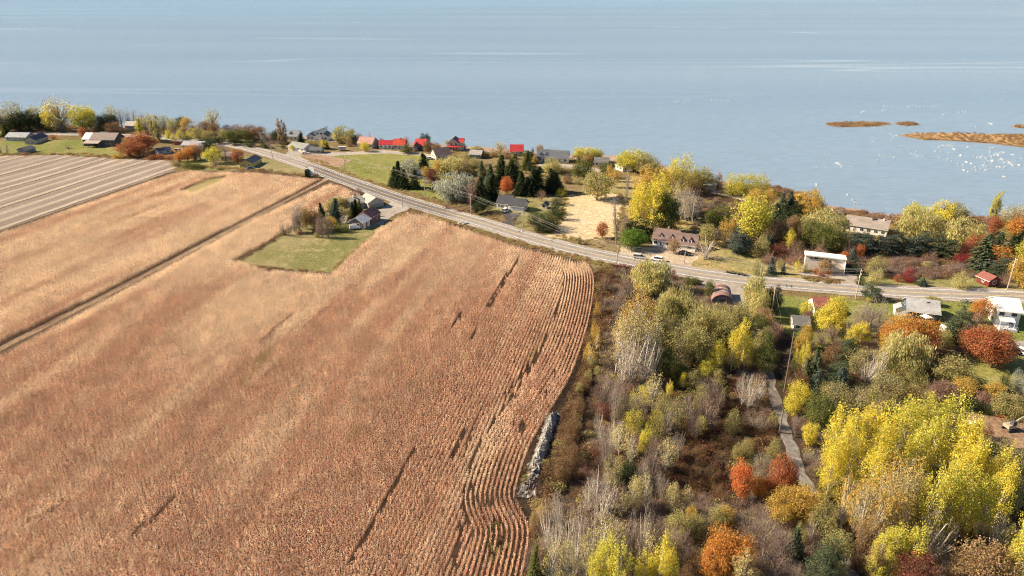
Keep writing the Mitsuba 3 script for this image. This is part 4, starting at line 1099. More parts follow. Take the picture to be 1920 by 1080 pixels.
LANE = LineString(spline(W2([(1400, 533), (1402, 556), (1412, 595), (1425, 650), (1443, 712), (1462, 775), (1483, 840), (1517, 925), (1560, 1010), (1600, 1090), (1680, 1240)]), 3)).buffer(2.6)
ROADB = LineString(road_line).buffer(7.2)
DITCH = Polygon(W2([(1110, 690), (1124, 690), (1100, 800), (1086, 880), (1078, 925), (1058, 925), (1070, 860), (1084, 790)]))
NOGO = shapely.union_all([LANE, DITCH, Polygon(W2([(1424, 600), (1472, 604), (1476, 680), (1466, 720), (1438, 715)])), ROADB, Polygon(W2([(1325, 515), (1425, 525), (1420, 585), (1330, 570)]))])
CLEAR = Polygon(W2([(1275, 700), (1330, 690), (1400, 745), (1440, 790), (1460, 850), (1440, 905), (1370, 940), (1240, 945), (1255, 860), (1290, 790), (1245, 740)]))
shapely.prepare(NOGO)
cover('undergrowth', 'tangled brown and maroon brush covering the middle of the scrub plot', 'brush', [(1150, 500), (1240, 505), (1320, 545), (1395, 580), (1430, 660), (1470, 800), (1520, 940), (1500, 975), (1080, 960), (1110, 780)], 1700, ['maroon', 'mauve', 'russet', 'mauve', 'brown', 'grey', 'olive', 'mauve', 'tan', 'russet', 'pink'], 0.7, 1.4, shapely.union_all([NOGO, CLEAR]))
cover('undergrowth', 'dark brown brambles in the open middle of the scrub plot', 'brush', CLEAR, 520, ['umber', 'sepia', 'maroon', 'umber', 'russet', 'brown', 'umber', 'olive'], 0.6, 1.1, NOGO)
cover('undergrowth', 'brown and grey brush below the scrub plot', 'brush', [(1000, 930), (1080, 955), (1500, 965), (1560, 1020), (1640, 1160), (960, 1160), (990, 1060)], 800, ['mauve', 'brown', 'grey', 'olive', 'tan', 'mauve'], 0.8, 1.4, NOGO)
cover('undergrowth', 'rusty brush strip between the corn and the scrub plot', 'brush', [(1122, 500), (1155, 500), (1130, 640), (1100, 800), (1085, 900), (1010, 940), (985, 900), (1040, 860), (1062, 770), (1095, 690), (1112, 610)], 800, ['umber', 'russet', 'olive', 'umber', 'brown', 'sepia', 'russet'], 0.6, 1.3, NOGO)
cover('undergrowth', 'mixed brown and olive brush right of the gravel lane', 'brush', [(1440, 600), (1480, 640), (1660, 650), (1740, 700), (1800, 760), (1840, 830), (1960, 880), (1960, 1160), (1640, 1160), (1560, 1000), (1490, 830), (1450, 700)], 1100, ['brown', 'olive', 'mauve', 'grey', 'olive', 'russet', 'green'], 0.8, 1.4, NOGO)
cover('undergrowth', 'reddish brown scrub field beyond the road at the right', 'brush', [(1430, 470), (1480, 470), (1600, 478), (1830, 484), (1838, 520), (1760, 524), (1640, 522), (1600, 500), (1500, 486), (1430, 500)], 700, ['pink', 'russet', 'mauve', 'pink', 'mauve', 'tan', 'brown'], 0.7, 1.3)
cover('undergrowth', 'shaded brush under the trees behind the dormered house', 'brush', [(1165, 400), (1300, 350), (1420, 375), (1500, 420), (1590, 440), (1600, 480), (1430, 470), (1330, 450), (1200, 440)], 420, ['brown', 'olive', 'mauve', 'tan', 'brown'], 0.7, 1.3)
cover('undergrowth', 'brush under the trees in front of the shore houses', 'brush', [(740, 340), (900, 300), (1050, 330), (1040, 360), (1000, 372), (905, 395), (830, 385)], 260, ['brown', 'olive', 'green', 'mauve'], 0.7, 1.2)
cover('shore_grass', 'dry rusty grass along the shore at the right', 'grass', [(1330, 345), (1450, 350), (1500, 362), (1540, 390), (1640, 402), (1760, 410), (1900, 408), (1900, 430), (1700, 425), (1560, 400), (1440, 372)], 420, ['straw', 'tan', 'pink', 'brown'], 0.8, 1.6)
cover('undergrowth', 'low hedges and brush along the far left shore', 'brush', [(-60, 236), (250, 240), (420, 247), (520, 258), (540, 272), (430, 262), (330, 252), (200, 246), (-60, 246)], 300, ['brown', 'olive', 'mauve', 'green', 'pink'], 1.2, 2.4)
cover('roadside_grass', 'dry roadside grass between the corn and the road', 'grass', [(770, 398), (860, 419), (980, 455), (1150, 496), (1140, 503), (1060, 482), (960, 456), (860, 424)], 260, ['straw', 'grass', 'tan', 'grass'], 0.5, 0.9)
cover('roadside_grass', 'olive and straw grass along the upper side of the road', 'grass', [(560, 294), (660, 330), (800, 376), (830, 384), (850, 391), (990, 428), (1160, 478), (1160, 470), (1000, 420), (860, 384), (700, 340), (600, 300)], 240, ['grass', 'straw', 'grass', 'tan'], 0.5, 0.9, NOGO)
cover('field_weeds', 'green weeds in the gaps of the curved corn rows', 'weeds', shapely.union_all([LineString(W2(l)).buffer(0.7) for l in ([(924, 990), (920, 1050)], [(940, 985), (949, 1050)])]).convex_hull, 30, ['olive', 'green', 'brown', 'olive'], 0.35, 0.6)
cover('field_margin', 'rough dry grass along the border of the mown lawn in the corn', 'grass', LineString(W2([(562, 422), (440, 494), (500, 503), (618, 511), (660, 478), (712, 430)])).buffer(0.9), 170, ['straw', 'grass', 'tan', 'brown'], 0.35, 0.8)
cover('field_margin', 'weedy grass along the edge of the pale straw field', 'grass', LineString(W2([(1062, 366), (1160, 362), (1168, 385), (1150, 447), (1085, 450), (1022, 446), (1055, 410), (1062, 366)])).buffer(1.1), 170, ['straw', 'grass', 'olive', 'brown'], 0.4, 0.9)
cover('garden_bed', 'planted bed of low shrubs between the pale shed and the road', 'garden bed', [(1502, 521), (1530, 519), (1565, 524), (1576, 530), (1560, 533), (1520, 529)], 90, ['olive', 'green', 'tan', 'brown'], 0.4, 0.7)
cover('field_margin', 'rough grass along the edge of the striped field', 'grass', [(-40, 289), (110, 287), (235, 292), (325, 297), (345, 308), (480, 318), (600, 330), (600, 334), (480, 322), (340, 314), (318, 301), (230, 298), (100, 291), (-40, 293)], 300, ['straw', 'brown', 'grass', 'tan'], 0.7, 1.3)
for i, pw in enumerate(ISLET_POLY):
    cover('marsh_grass', ['brown reeds on the leftmost islet', 'brown reeds on the small islet beside it', 'tan grass on the big sandbar', 'brown reeds on the islet at the right edge'][i], 'grass', pw.buffer(-1.5).buffer(0) if pw.buffer(-1.5).geom_type == 'Polygon' else pw, [260, 90, 900, 90][i], ['straw', 'tan', 'brown', 'straw', 'pink'], 0.45, 0.9)

# ------------------------------------------------------------------ buildings
WHITE, CREAM, GLASS, CHAR = (0.80, 0.79, 0.76), (0.68, 0.62, 0.48), (0.045, 0.055, 0.07), (0.075, 0.078, 0.09)


class House:
    """A building whose front foot runs from survey pixel a to b; local x along the front, y away from the viewer, z up."""

    def __init__(self, name, label, cat_, a, b, group=None):
        pa, pb = at(*a)[:2], at(*b)[:2]; d = pb - pa
        self.L = float(np.linalg.norm(d)); self.ang = math.degrees(math.atan2(d[1], d[0])); self.o = pa
        self.M = T().translate([float(pa[0]), float(pa[1]), 0.0]).rotate([0, 0, 1], self.ang)
        self.key = numbered(name); tag(self.key, label, cat_, group)

    def part(self, name, mesh, c, parent=None, smooth=False):
        mesh = cat(mesh) if isinstance(mesh, list) else mesh
        k = put(f'{parent or self.key}__{name}', {**solid(mesh, c, smooth, {'roof': 0.30, 'wall': 0.10, 'lean_to_roof': 0.3, 'porch_roof': 0.2, 'roof_sheet': 0.3, 'tower': 0.08}.get(name, 0.0)), 'to_world': self.M})
        return k

    def gable(self, x0, x1, y0, y1, hw, hr, wall, roof, ridge='x', over=0.4, th=0.16, hip=0.0, z0=0.0):
        """Walls with gables and a two-sided roof."""
        wl, W = x1 - x0, y1 - y0
        if ridge == 'x':
            prof = [(y0, z0 - 0.3), (y1, z0 - 0.3), (y1, hw), ((y0 + y1) / 2, hw + hr), (y0, hw)]
            m = trimesh.creation.extrude_polygon(Polygon(prof), wl, engine='earcut'); m.apply_transform([[0, 0, 1, x0], [1, 0, 0, 0], [0, 1, 0, 0], [0, 0, 0, 1]])
        else:
            prof = [(x0, z0 - 0.3), (x1, z0 - 0.3), (x1, hw), ((x0 + x1) / 2, hw + hr), (x0, hw)]
            m = trimesh.creation.extrude_polygon(Polygon(prof), W, engine='earcut'); m.apply_transform([[1, 0, 0, 0], [0, 0, -1, y1], [0, 1, 0, 0], [0, 0, 0, 1]])
        m.fix_normals()
        k = self.part('wall', m, wall)
        half = (W if ridge == 'x' else wl) / 2; sl = hr / half; e = over
        if ridge == 'x':
            c = (y0 + y1) / 2
            pr = [(c - half - e, hw - sl * e + 0.02), (c, hw + hr + 0.02), (c + half + e, hw - sl * e + 0.02), (c + half + e, hw - sl * e + th + 0.02), (c, hw + hr + th + 0.06), (c - half - e, hw - sl * e + th + 0.02)]
            r = trimesh.creation.extrude_polygon(Polygon(pr), wl + 2 * e, engine='earcut'); r.apply_transform([[0, 0, 1, x0 - e], [1, 0, 0, 0], [0, 1, 0, 0], [0, 0, 0, 1]])
        else:
            c = (x0 + x1) / 2
            pr = [(c - half - e, hw - sl * e + 0.02), (c, hw + hr + 0.02), (c + half + e, hw - sl * e + 0.02), (c + half + e, hw - sl * e + th + 0.02), (c, hw + hr + th + 0.06), (c - half - e, hw - sl * e + th + 0.02)]
            r = trimesh.creation.extrude_polygon(Polygon(pr), W + 2 * e, engine='earcut'); r.apply_transform([[1, 0, 0, 0], [0, 0, -1, y1 + e], [0, 1, 0, 0], [0, 0, 0, 1]])
        r.fix_normals()
        rk = self.part('roof', r, roof)
        # eaves board along the two long edges
        fc = WHITE if max(wall) > 0.1 else (0.3, 0.3, 0.3)
        for q in (-1, 1):
            if ridge == 'x':
                yy = y0 - e - 0.03 if q < 0 else y1 + e + 0.03
                self.part('fascia', boxm(x0 - e - 0.03, x1 + e + 0.03, yy - 0.05, yy + 0.05, hw - sl * e - 0.10, hw - sl * e + 0.05), fc, rk)
            else:
                xx = x0 - e - 0.03 if q < 0 else x1 + e + 0.03
                self.part('fascia', boxm(xx - 0.05, xx + 0.05, y0 - e - 0.03, y1 + e + 0.03, hw - sl * e - 0.10, hw - sl * e + 0.05), fc, rk)
        return k, rk

    def opening(self, name, face, u, z, w, h, pos, frame=WHITE, pane=GLASS, bars=True):
        """A window or door on a face: 'f' front (y=pos), 'b' back, 'l' / 'r' the ends (x=pos). u along the face, z the sill."""
        def bx(u0, u1, z0, z1, d0, d1):
            if face == 'f':
                return boxm(u0, u1, pos - d1, pos - d0, z0, z1)
            if face == 'b':
                return boxm(u0, u1, pos + d0, pos + d1, z0, z1)
            if face == 'l':
                return boxm(pos - d1, pos - d0, u0, u1, z0, z1)
            return boxm(pos + d0, pos + d1, u0, u1, z0, z1)
        t = 0.10
        fr = [bx(u - w / 2 - t, u - w / 2, z - t, z + h + t, -0.05, 0.06), bx(u + w / 2, u + w / 2 + t, z - t, z + h + t, -0.05, 0.06), bx(u - w / 2, u + w / 2, z - t, z, -0.05, 0.06), bx(u - w / 2, u + w / 2, z + h, z + h + t, -0.05, 0.06)]
        if bars and name == 'window':
            fr.append(bx(u - 0.03, u + 0.03, z, z + h, 0.02, 0.05))
        k = self.part(name, fr, frame)
        self.part('pane' if name == 'window' else 'panel', bx(u - w / 2, u + w / 2, z, z + h, -0.04, 0.015), pane, k)
        return k

    def windows(self, face, us, z, w, h, pos, **kw):
        for u in us:
            self.opening('window', face, u, z, w, h, pos, **kw)

    def dormer(self, u, y0, z0, w, h, hr, depth, wall, roof):
        pr = Polygon([(u - w / 2, z0), (u + w / 2, z0), (u + w / 2, z0 + h), (u, z0 + h + hr), (u - w / 2, z0 + h)])
        m = trimesh.creation.extrude_polygon(pr, depth, engine='earcut'); m.apply_transform([[1, 0, 0, 0], [0, 0, -1, y0 + depth], [0, 1, 0, 0], [0, 0, 0, 1]]); m.fix_normals()
        k = self.part('dormer', m, wall); s = hr / (w / 2); e = 0.22
        pr = Polygon([(u - w / 2 - e, z0 + h - s * e + 0.02), (u, z0 + h + hr + 0.02), (u + w / 2 + e, z0 + h - s * e + 0.02), (u + w / 2 + e, z0 + h - s * e + 0.14), (u, z0 + h + hr + 0.16), (u - w / 2 - e, z0 + h - s * e + 0.14)])
        r = trimesh.creation.extrude_polygon(pr, depth + 0.2, engine='earcut'); r.apply_transform([[1, 0, 0, 0], [0, 0, -1, y0 + depth], [0, 1, 0, 0], [0, 0, 0, 1]]); r.fix_normals()
        self.part('roof', r, roof, k)
        self.part('pane', boxm(u - 0.33, u + 0.33, y0 - 0.03, y0 + 0.02, z0 + 0.35, z0 + h - 0.05), GLASS, k)

    def chimney(self, x, y, z0, z1, c=(0.30, 0.14, 0.10), s=0.7):
        self.part('chimney', [boxm(x - s / 2, x + s / 2, y - s / 2, y + s / 2, z0, z1), boxm(x - s / 2 - 0.06, x + s / 2 + 0.06, y - s / 2 - 0.06, y + s / 2 + 0.06, z1, z1 + 0.12)], c)

    def box(self, name, x0, x1, y0, y1, z0, z1, c, parent=None):
        return self.part(name, boxm(x0, x1, y0, y1, z0, z1), c, parent)

    def slab(self, name, pts, th, c, parent=None):
        """A flat sloping slab through four corners (x, y, z)."""
        p = np.array(pts, float); v = np.vstack([p, p + [0, 0, th]])
        return self.part(name, trimesh.convex.convex_hull(trimesh.Trimesh(v, [[0, 1, 2]], process=False)), c, parent)

    def basic(self, W, hw, hr, wall, roof, ridge='x', nf=3, over=0.4, door=None, ends=1):
        self.gable(0, self.L, 0, W, hw, hr, wall, roof, ridge, over)
        L = self.L
        us = [L * (i + 0.5) / nf for i in range(nf)]
        for i, u in enumerate(us):
            if door is not None and i == door:
                self.opening('door', 'f', u, 0.1, 1.0, 2.0, 0, pane=(0.35, 0.33, 0.30))
            else:
                self.opening('window', 'f', u, 0.95, min(1.3, L / nf * 0.55), 1.1, 0)
        if ends:
            for f, x in (('l', 0), ('r', L)):
                self.windows(f, [W * 0.3, W * 0.7] if W > 5 else [W * 0.5], 0.95, 0.9, 1.1, x)


# the low grey house by the road
h = House('grey_house', 'low grey house with an L-shaped grey roof beside the road bend', 'house', (691.5, 391.5), (719.5, 386.5))
GW, GR = (0.42, 0.41, 0.38), (0.40, 0.385, 0.36)
h.gable(0, h.L, 0, 9.5, 2.8, 1.9, GW, GR, 'y', 0.5)
h.windows('f', [h.L * x for x in (0.2, 0.36, 0.6, 0.75, 0.9)], 1.0, 0.75, 0.8, 0)
h.gable(-9.0, -0.05, 3.2, 11.0, 2.7, 1.7, GW, GR, 'x', 0.4)
h.windows('f', [-7.6, -5.2, -2.6], 0.9, 1.2, 1.2, 3.2); h.chimney(-4, 7.1, 4, 5.4, (0.7, 0.69, 0.66), 0.6)
# the long barn behind it: white-roofed near half, rust-roofed far half
h = House('long_barn', 'long barn, near half white-roofed, far half with a rusty tin roof', 'barn', (680.5, 431), (713, 412.5))
L = h.L
h.gable(0, L * 0.46, 0, 6.4, 3.0, 1.9, (0.13, 0.12, 0.13), (0.80, 0.79, 0.78), 'x', 0.35)
h.gable(L * 0.47, L, -0.2, 6.4, 3.5, 2.4, (0.20, 0.13, 0.11), (0.26, 0.13, 0.11), 'x', 0.3)
h.opening('door', 'f', 1.6, 0.1, 1.9, 2.3, 0, pane=(0.75, 0.75, 0.75)); h.opening('door', 'f', 4.9, 0.1, 2.0, 2.3, 0, pane=(0.75, 0.75, 0.75)); h.windows('f', [L * 0.8], 1.2, 1.0, 1.0, -0.2)
h.opening('door', 'l', 3.2, 0.05, 3.2, 2.4, 0, pane=(0.05, 0.04, 0.04))
# the dormered house
h = House('dormered_house', 'long white house with a brown roof and four gabled dormers by the road', 'house', (1222.5, 460), (1304, 471))
L = h.L; BR = (0.205, 0.145, 0.14)
h.gable(0, L * 0.575, 0, 8.0, 2.7, 3.4, WHITE, BR, 'x', 0.4); h.gable(L * 0.58, L, -1.2, 7.6, 2.5, 3.1, WHITE, BR, 'x', 0.35)
for x in (0.17, 0.42):
    h.dormer(L * x, 0.9, 3.05, 1.5, 1.15, 0.75, 2.6, WHITE, BR)
for x in (0.68, 0.86):
    h.dormer(L * x, -0.3, 2.95, 1.5, 1.15, 0.75, 2.6, WHITE, BR)
h.windows('f', [L * 0.08, L * 0.34, L * 0.48], 0.9, 1.3, 1.2, 0); h.opening('door', 'f', L * 0.21, 0.1, 1.0, 2.0, 0, pane=(0.10, 0.13, 0.2)); h.windows('f', [L * 0.84, L * 0.89], 0.95, 0.7, 1.1, -1.2); h.opening('door', 'f', L * 0.68, 0.1, 2.4, 2.1, -1.2, pane=(0.78, 0.77, 0.74))
for f, x in (('r', L), ('l', 0)):
    h.windows(f, [2.2, 5.0], 0.95, 0.9, 1.1, x)
h.box('porch', 0.4, L * 0.36, -1.5, -0.05, -0.2, 0.35, (0.5, 0.5, 0.5))
for x in (0.5, 2.3, 4.1, 5.6):
    h.box('porch_post', x, x + 0.12, -1.45, -1.33, 0.35, 2.5, WHITE)
h.box('clothes_rack', L * 0.55, L * 0.85, 9.5, 9.6, 5.6, 5.8, (0.6, 0.6, 0.6)) if False else None
h.chimney(L * 0.30, 4.4, 5.3, 6.9, (0.42, 0.33, 0.30), 0.6)
# the pale shed with the high front
h = House('pale_shed', 'tall pale metal shed with a white roof edge and sloping wooden porch', 'shed', (1507, 502.5), (1581, 511.5))
L = h.L; PS = (0.60, 0.57, 0.54)
pr = Polygon([(0, -0.3), (8, -0.3), (8, 3.6), (0, 4.9)])
m = trimesh.creation.extrude_polygon(pr, L, engine='earcut'); m.apply_transform([[0, 0, 1, 0], [1, 0, 0, 0], [0, 1, 0, 0], [0, 0, 0, 1]]); m.fix_normals(); h.part('wall', m, PS)
h.slab('roof', [(-0.4, -0.5, 5.0), (L + 0.4, -0.5, 5.0), (L + 0.4, 8.4, 3.65), (-0.4, 8.4, 3.65)], 0.28, (0.78, 0.79, 0.79))
h.box('fascia', -0.4, L + 0.4, -0.56, -0.50, 4.95, 5.35, (0.82, 0.82, 0.81))
for a_, b_ in ((0.12, 0.185), (0.205, 0.335), (0.355, 0.485), (0.505, 0.60)):
    h.windows('f', [L * (a_ + b_) / 2], 3.95, L * (b_ - a_) - 0.2, 0.55, 0, frame=PS, bars=False)
h.opening('door', 'f', L * 0.638, 0.2, 0.55, 3.6, 0, pane=(0.05, 0.05, 0.05), frame=(0.3, 0.3, 0.3))
for i in range(12):                                        # ribs of the metal cladding
    h.box('cladding_rib', L * (0.03 + 0.048 * i) - 0.02, L * (0.03 + 0.048 * i) + 0.02, -0.045, -0.004, 0.0, 3.85, (0.64, 0.61, 0.58))
h.slab('porch_roof', [(L * 0.66, -2.6, 2.0), (L * 0.985, -2.6, 1.9), (L * 0.985, -0.06, 2.1), (L * 0.66, -0.06, 4.2)], 0.12, (0.38, 0.33, 0.28))
for i in range(9):
    h.box('porch_plank', L * (0.675 + 0.034 * i), L * (0.675 + 0.034 * i) + 0.32, -2.5, -2.42, -0.2, 1.75 + 0.02 * (i % 3), (0.40 + 0.03 * (i % 2), 0.37, 0.33))
h.box('end_post', L * 0.992, L * 1.012, -2.6, 0.0, -0.2, 4.4, (0.75, 0.74, 0.73))
# the blue house
h = House('blue_house', 'blue house with a pale grey shingle roof below the road at right', 'house', (1700, 596.5), (1757.5, 603.5))
BW, SR = (0.085, 0.125, 0.20), (0.37, 0.385, 0.41)
h.gable(0, h.L, 0, 8.4, 2.8, 2.3, BW, SR, 'x', 0.5)
h.windows('f', [h.L * 0.36, h.L * 0.50, h.L * 0.80], 1.1, 1.0, 1.1, 0); h.windows('l', [2.4, 5.8], 1.0, 0.9, 1.0, 0); h.box('roof_vent', h.L * 0.62, h.L * 0.72, 2.9, 3.5, 4.35, 4.85, (0.05, 0.05, 0.06))
for i in range(5):
    h.box('shingle_course', -0.45, h.L + 0.45, 0.3 + 0.72 * i, 0.36 + 0.72 * i, 2.98 + 0.396 * i + 0.10, 2.98 + 0.396 * i + 0.19, (0.34, 0.355, 0.38))
h.gable(-3.2, -0.05, 1.4, 4.6, 2.1, 0.9, (0.78, 0.78, 0.78), (0.35, 0.36, 0.40), 'y', 0.25); h.box('awning', h.L * 0.48, h.L * 0.66, -1.9, -0.1, 2.05, 2.15, (0.8, 0.8, 0.8))
# the white two-storey house
h = House('white_house', 'two-storey white house with a white metal roof at the right edge', 'house', (1864, 611), (1907, 615.5))
h.gable(0, h.L, 0, 9.6, 5.2, 2.2, (0.74, 0.76, 0.80), (0.74, 0.75, 0.77), 'x', 0.45)
h.windows('f', [1.1, h.L * 0.72], 3.7, 1.2, 1.1, 0, frame=(0.1, 0.1, 0.12)); h.windows('f', [h.L * 0.68], 1.0, 1.0, 1.0, 0); h.windows('l', [2.5, 6.5], 3.6, 0.9, 1.1, 0); h.windows('l', [2.5, 6.5], 0.9, 0.9, 1.1, 0)
h.slab('porch_roof', [(0.4, -2.3, 2.55), (h.L * 0.72, -2.3, 2.55), (h.L * 0.72, -0.06, 3.2), (0.4, -0.06, 3.2)], 0.14, (0.78, 0.78, 0.78))
h.box('deck', 0.2, h.L * 0.8, -3.6, -0.06, -0.2, 0.7, (0.6, 0.62, 0.66))
for i in range(10):
    h.box('railing_post', 0.25 + i * h.L * 0.085, 0.33 + i * h.L * 0.085, -3.58, -3.50, 0.7, 1.6, (0.45, 0.55, 0.75))
h.box('railing', 0.2, h.L * 0.8, -3.6, -3.49, 1.6, 1.68, (0.55, 0.62, 0.78))
for x in (0.5, h.L * 0.70):
    h.box('porch_post', x, x + 0.14, -2.25, -2.11, 0.7, 2.55, WHITE)
# the round-roofed barn
h = House('round_roofed_barn', 'small barn with a rounded rusty ribbed roof beside the gravel apron', 'barn', (1334, 570), (1373, 573))
L, Wd = 9.0, h.L; th = np.linspace(0, math.pi, 17); ay, az = Wd / 2 - Wd / 2 * np.cos(th), 0.9 + 2.5 * np.sin(th)


def arch(poly, y0, y1):
    m = trimesh.creation.extrude_polygon(poly, y1 - y0, engine='earcut'); m.apply_transform([[1, 0, 0, 0], [0, 0, -1, y1], [0, 1, 0, 0], [0, 0, 0, 1]]); m.fix_normals()
    return m


h.part('wall', arch(Polygon([(0, -0.3)] + list(zip(ay, az)) + [(Wd, -0.3)]), 0, L), (0.13, 0.14, 0.20))
nrib = 10
for i in range(nrib):
    r0, r1 = 1.02, 1.045 + 0.012 * (i % 2)
    outer = [(Wd / 2 + (y - Wd / 2) * r1, z * r1) for y, z in zip(ay, az)]; inner = [(Wd / 2 + (y - Wd / 2) * r0, z * r0) for y, z in zip(ay, az)][::-1]
    h.part('roof_sheet', arch(Polygon(outer + inner), L * i / nrib - (0.25 if i == 0 else -0.03), L * (i + 1) / nrib + (0.25 if i == nrib - 1 else -0.03)), [(0.24, 0.14, 0.13), (0.30, 0.20, 0.19), (0.20, 0.115, 0.115), (0.46, 0.40, 0.40)][[0, 1, 2, 3, 0, 1, 3, 0, 2, 1][i]])
h.opening('door', 'f', Wd / 2, 0, 2.4, 2.2, 0, pane=(0.10, 0.10, 0.14), frame=(0.5, 0.5, 0.55)); h.opening('window', 'r', 3.0, 0.3, 0.8, 0.5, Wd)
# outbuildings and houses given by their front foot line; W depth, hw eaves, hr roof rise
HOUSES = [
    ('small_house', 'small white-ended shed with a dark grey roof above the lane', 'shed', (1487, 620), (1516, 622), 5.5, 2.3, 1.4, (0.6, 0.59, 0.57), (0.15, 0.15, 0.165), 'x', 2),
    ('small_house', 'white house with a red-brown roof half hidden by the golden tree', 'house', (1526, 592), (1556, 593), 6.5, 3.0, 1.8, WHITE, (0.26, 0.10, 0.09), 'x', 2),
    ('red_shed', 'small red shed with a rusty red roof beside the road at right', 'shed', (1852.5, 538.5), (1872, 536.5), 5.0, 2.4, 1.3, (0.16, 0.035, 0.035), (0.23, 0.09, 0.08), 'y', 1),
    ('long_house', 'long white house with a grey-brown roof near the shore spruces', 'house', (1582, 432), (1661, 444), 10.0, 3.0, 2.5, WHITE, (0.30, 0.265, 0.25), 'x', 6),
    ('garden_shed', 'tiny white-gabled garden shed right of the charcoal-roofed house', 'shed', (1015.5, 391.5), (1025, 392.5), 3.0, 2.0, 1.0, (0.5, 0.5, 0.5), (0.10, 0.10, 0.11), 'y', 1),
    ('shore_house', 'dark-roofed shore house with two volumes and wide chimney gap', 'house', (1114, 312), (1140, 313), 7.0, 2.8, 1.8, (0.55, 0.55, 0.55), (0.16, 0.16, 0.17), 'x', 3),
    ('shore_house', 'small white shore house with a dark roof behind the straw field', 'house', (1154, 317), (1167, 322), 6.0, 2.9, 1.2, WHITE, (0.12, 0.12, 0.13), 'x', 2),
    ('red_roofed_house', 'shore house with a plain bright red roof, rightmost of the red roofs', 'house', (957, 292), (981, 292), 8.0, 2.8, 3.2, (0.5, 0.45, 0.4), (0.47, 0.045, 0.055), 'x', 3),
    ('red_roofed_house', 'low house with an orange-red roof in the middle of the red roofs', 'house', (738, 279.5), (759, 279.5), 8.0, 2.7, 3.0, (0.62, 0.60, 0.58), (0.55, 0.085, 0.05), 'x', 3),
    ('red_roofed_house', 'small white garage with a red roof and red door', 'garage', (711, 279), (735, 279), 7.0, 2.7, 2.0, WHITE, (0.42, 0.03, 0.05), 'x', 3),
    ('barn_house', 'long shore house with a faded pink roof and grey gable', 'house', (671, 277), (698, 279), 8.5, 3.2, 3.2, (0.42, 0.38, 0.34), (0.42, 0.25, 0.23), 'x', 4),
    ('shore_house', 'house with a dull brown-purple roof below the cream red-roofed house', 'house', (818, 300), (846, 297), 9.0, 2.6, 3.4, (0.5, 0.46, 0.44), (0.17, 0.13, 0.13), 'x', 3),
    ('shore_house', 'low green house with a grey roof right of the brown-purple roof', 'house', (880, 297), (902, 298), 7.0, 2.6, 1.8, (0.10, 0.20, 0.17), (0.34, 0.33, 0.33), 'x', 3),
    ('garden_shed', 'small blue-grey shed under the dark trees by the meadow', 'shed', (777, 331), (793, 333), 4.0, 2.2, 1.6, (0.30, 0.33, 0.38), (0.30, 0.33, 0.38), 'x', 2),
    ('shore_house', 'small white house with a blue-grey dormered roof by the tan poplar', 'house', (536, 263), (558, 264), 8.0, 3.0, 3.2, WHITE, (0.20, 0.23, 0.28), 'x', 3),
    ('bungalow', 'white bungalow with a grey-green roof at the road junction', 'house', (541, 281.5), (571, 286), 9.0, 2.7, 1.9, (0.66, 0.66, 0.64), (0.27, 0.29, 0.28), 'x', 4),
    ('garage', 'low dark garage right of the white bungalow', 'garage', (581, 288), (603, 288), 6.0, 2.3, 1.2, (0.14, 0.14, 0.15), (0.13, 0.14, 0.16), 'x', 3),
    ('bungalow', 'grey bungalow with a blue-grey roof at the left edge', 'house', (12, 264), (50, 265), 9.0, 2.7, 2.2, (0.42, 0.44, 0.47), (0.27, 0.30, 0.34), 'x', 5),
    ('cottage', 'cottage with a navy roof and pale gable at the left', 'cottage', (68, 270.5), (91, 262), 7.0, 2.6, 2.2, (0.46, 0.42, 0.38), (0.045, 0.055, 0.10), 'x', 3),
    ('garden_shed', 'grey shed with a dark roof on the lawn at the left', 'shed', (49, 288.5), (68, 284), 6.0, 2.4, 1.2, (0.22, 0.235, 0.26), (0.13, 0.135, 0.15), 'x', 2),
    ('shore_house', 'white house with a pale roof below the dark trees at left', 'house', (79, 242), (97, 243), 8.0, 4.0, 3.0, (0.62, 0.63, 0.66), (0.42, 0.42, 0.45), 'x', 3),
    ('shore_house', 'dark blue house behind the green cone tree at left', 'house', (191, 243), (214, 243), 8.0, 4.6, 2.2, (0.045, 0.075, 0.16), (0.05, 0.07, 0.13), 'x', 3),
    ('shore_house', 'blue-grey house with a pale roof left of the green poplar', 'house', (236, 246), (257, 246), 8.0, 4.0, 2.4, (0.24, 0.28, 0.36), (0.46, 0.43, 0.40), 'x', 3),
    ('bungalow', 'white bungalow with a pale grey roof behind the rust maples', 'house', (341, 280), (381, 281), 9.0, 2.7, 1.8, (0.7, 0.7, 0.7), (0.36, 0.37, 0.42), 'x', 5),
    ('garden_shed', 'shed with a dark navy roof right of the rust-red maples', 'shed', (297, 290.5), (322, 287), 6.0, 2.2, 1.3, (0.5, 0.52, 0.58), (0.05, 0.06, 0.11), 'x', 2),
    ('small_house', 'white house beside the crimson tree', 'house', (414, 302), (437, 303), 7.0, 3.0, 1.8, (0.62, 0.60, 0.58), (0.30, 0.29, 0.29), 'x', 3),
    ('garage', 'yellow-sided garage with a navy roof on the lawn near the road', 'garage', (474.5, 314.5), (491.5, 304.5), 7.5, 2.7, 1.8, (0.50, 0.42, 0.13), (0.045, 0.055, 0.10), 'x', 1),
]
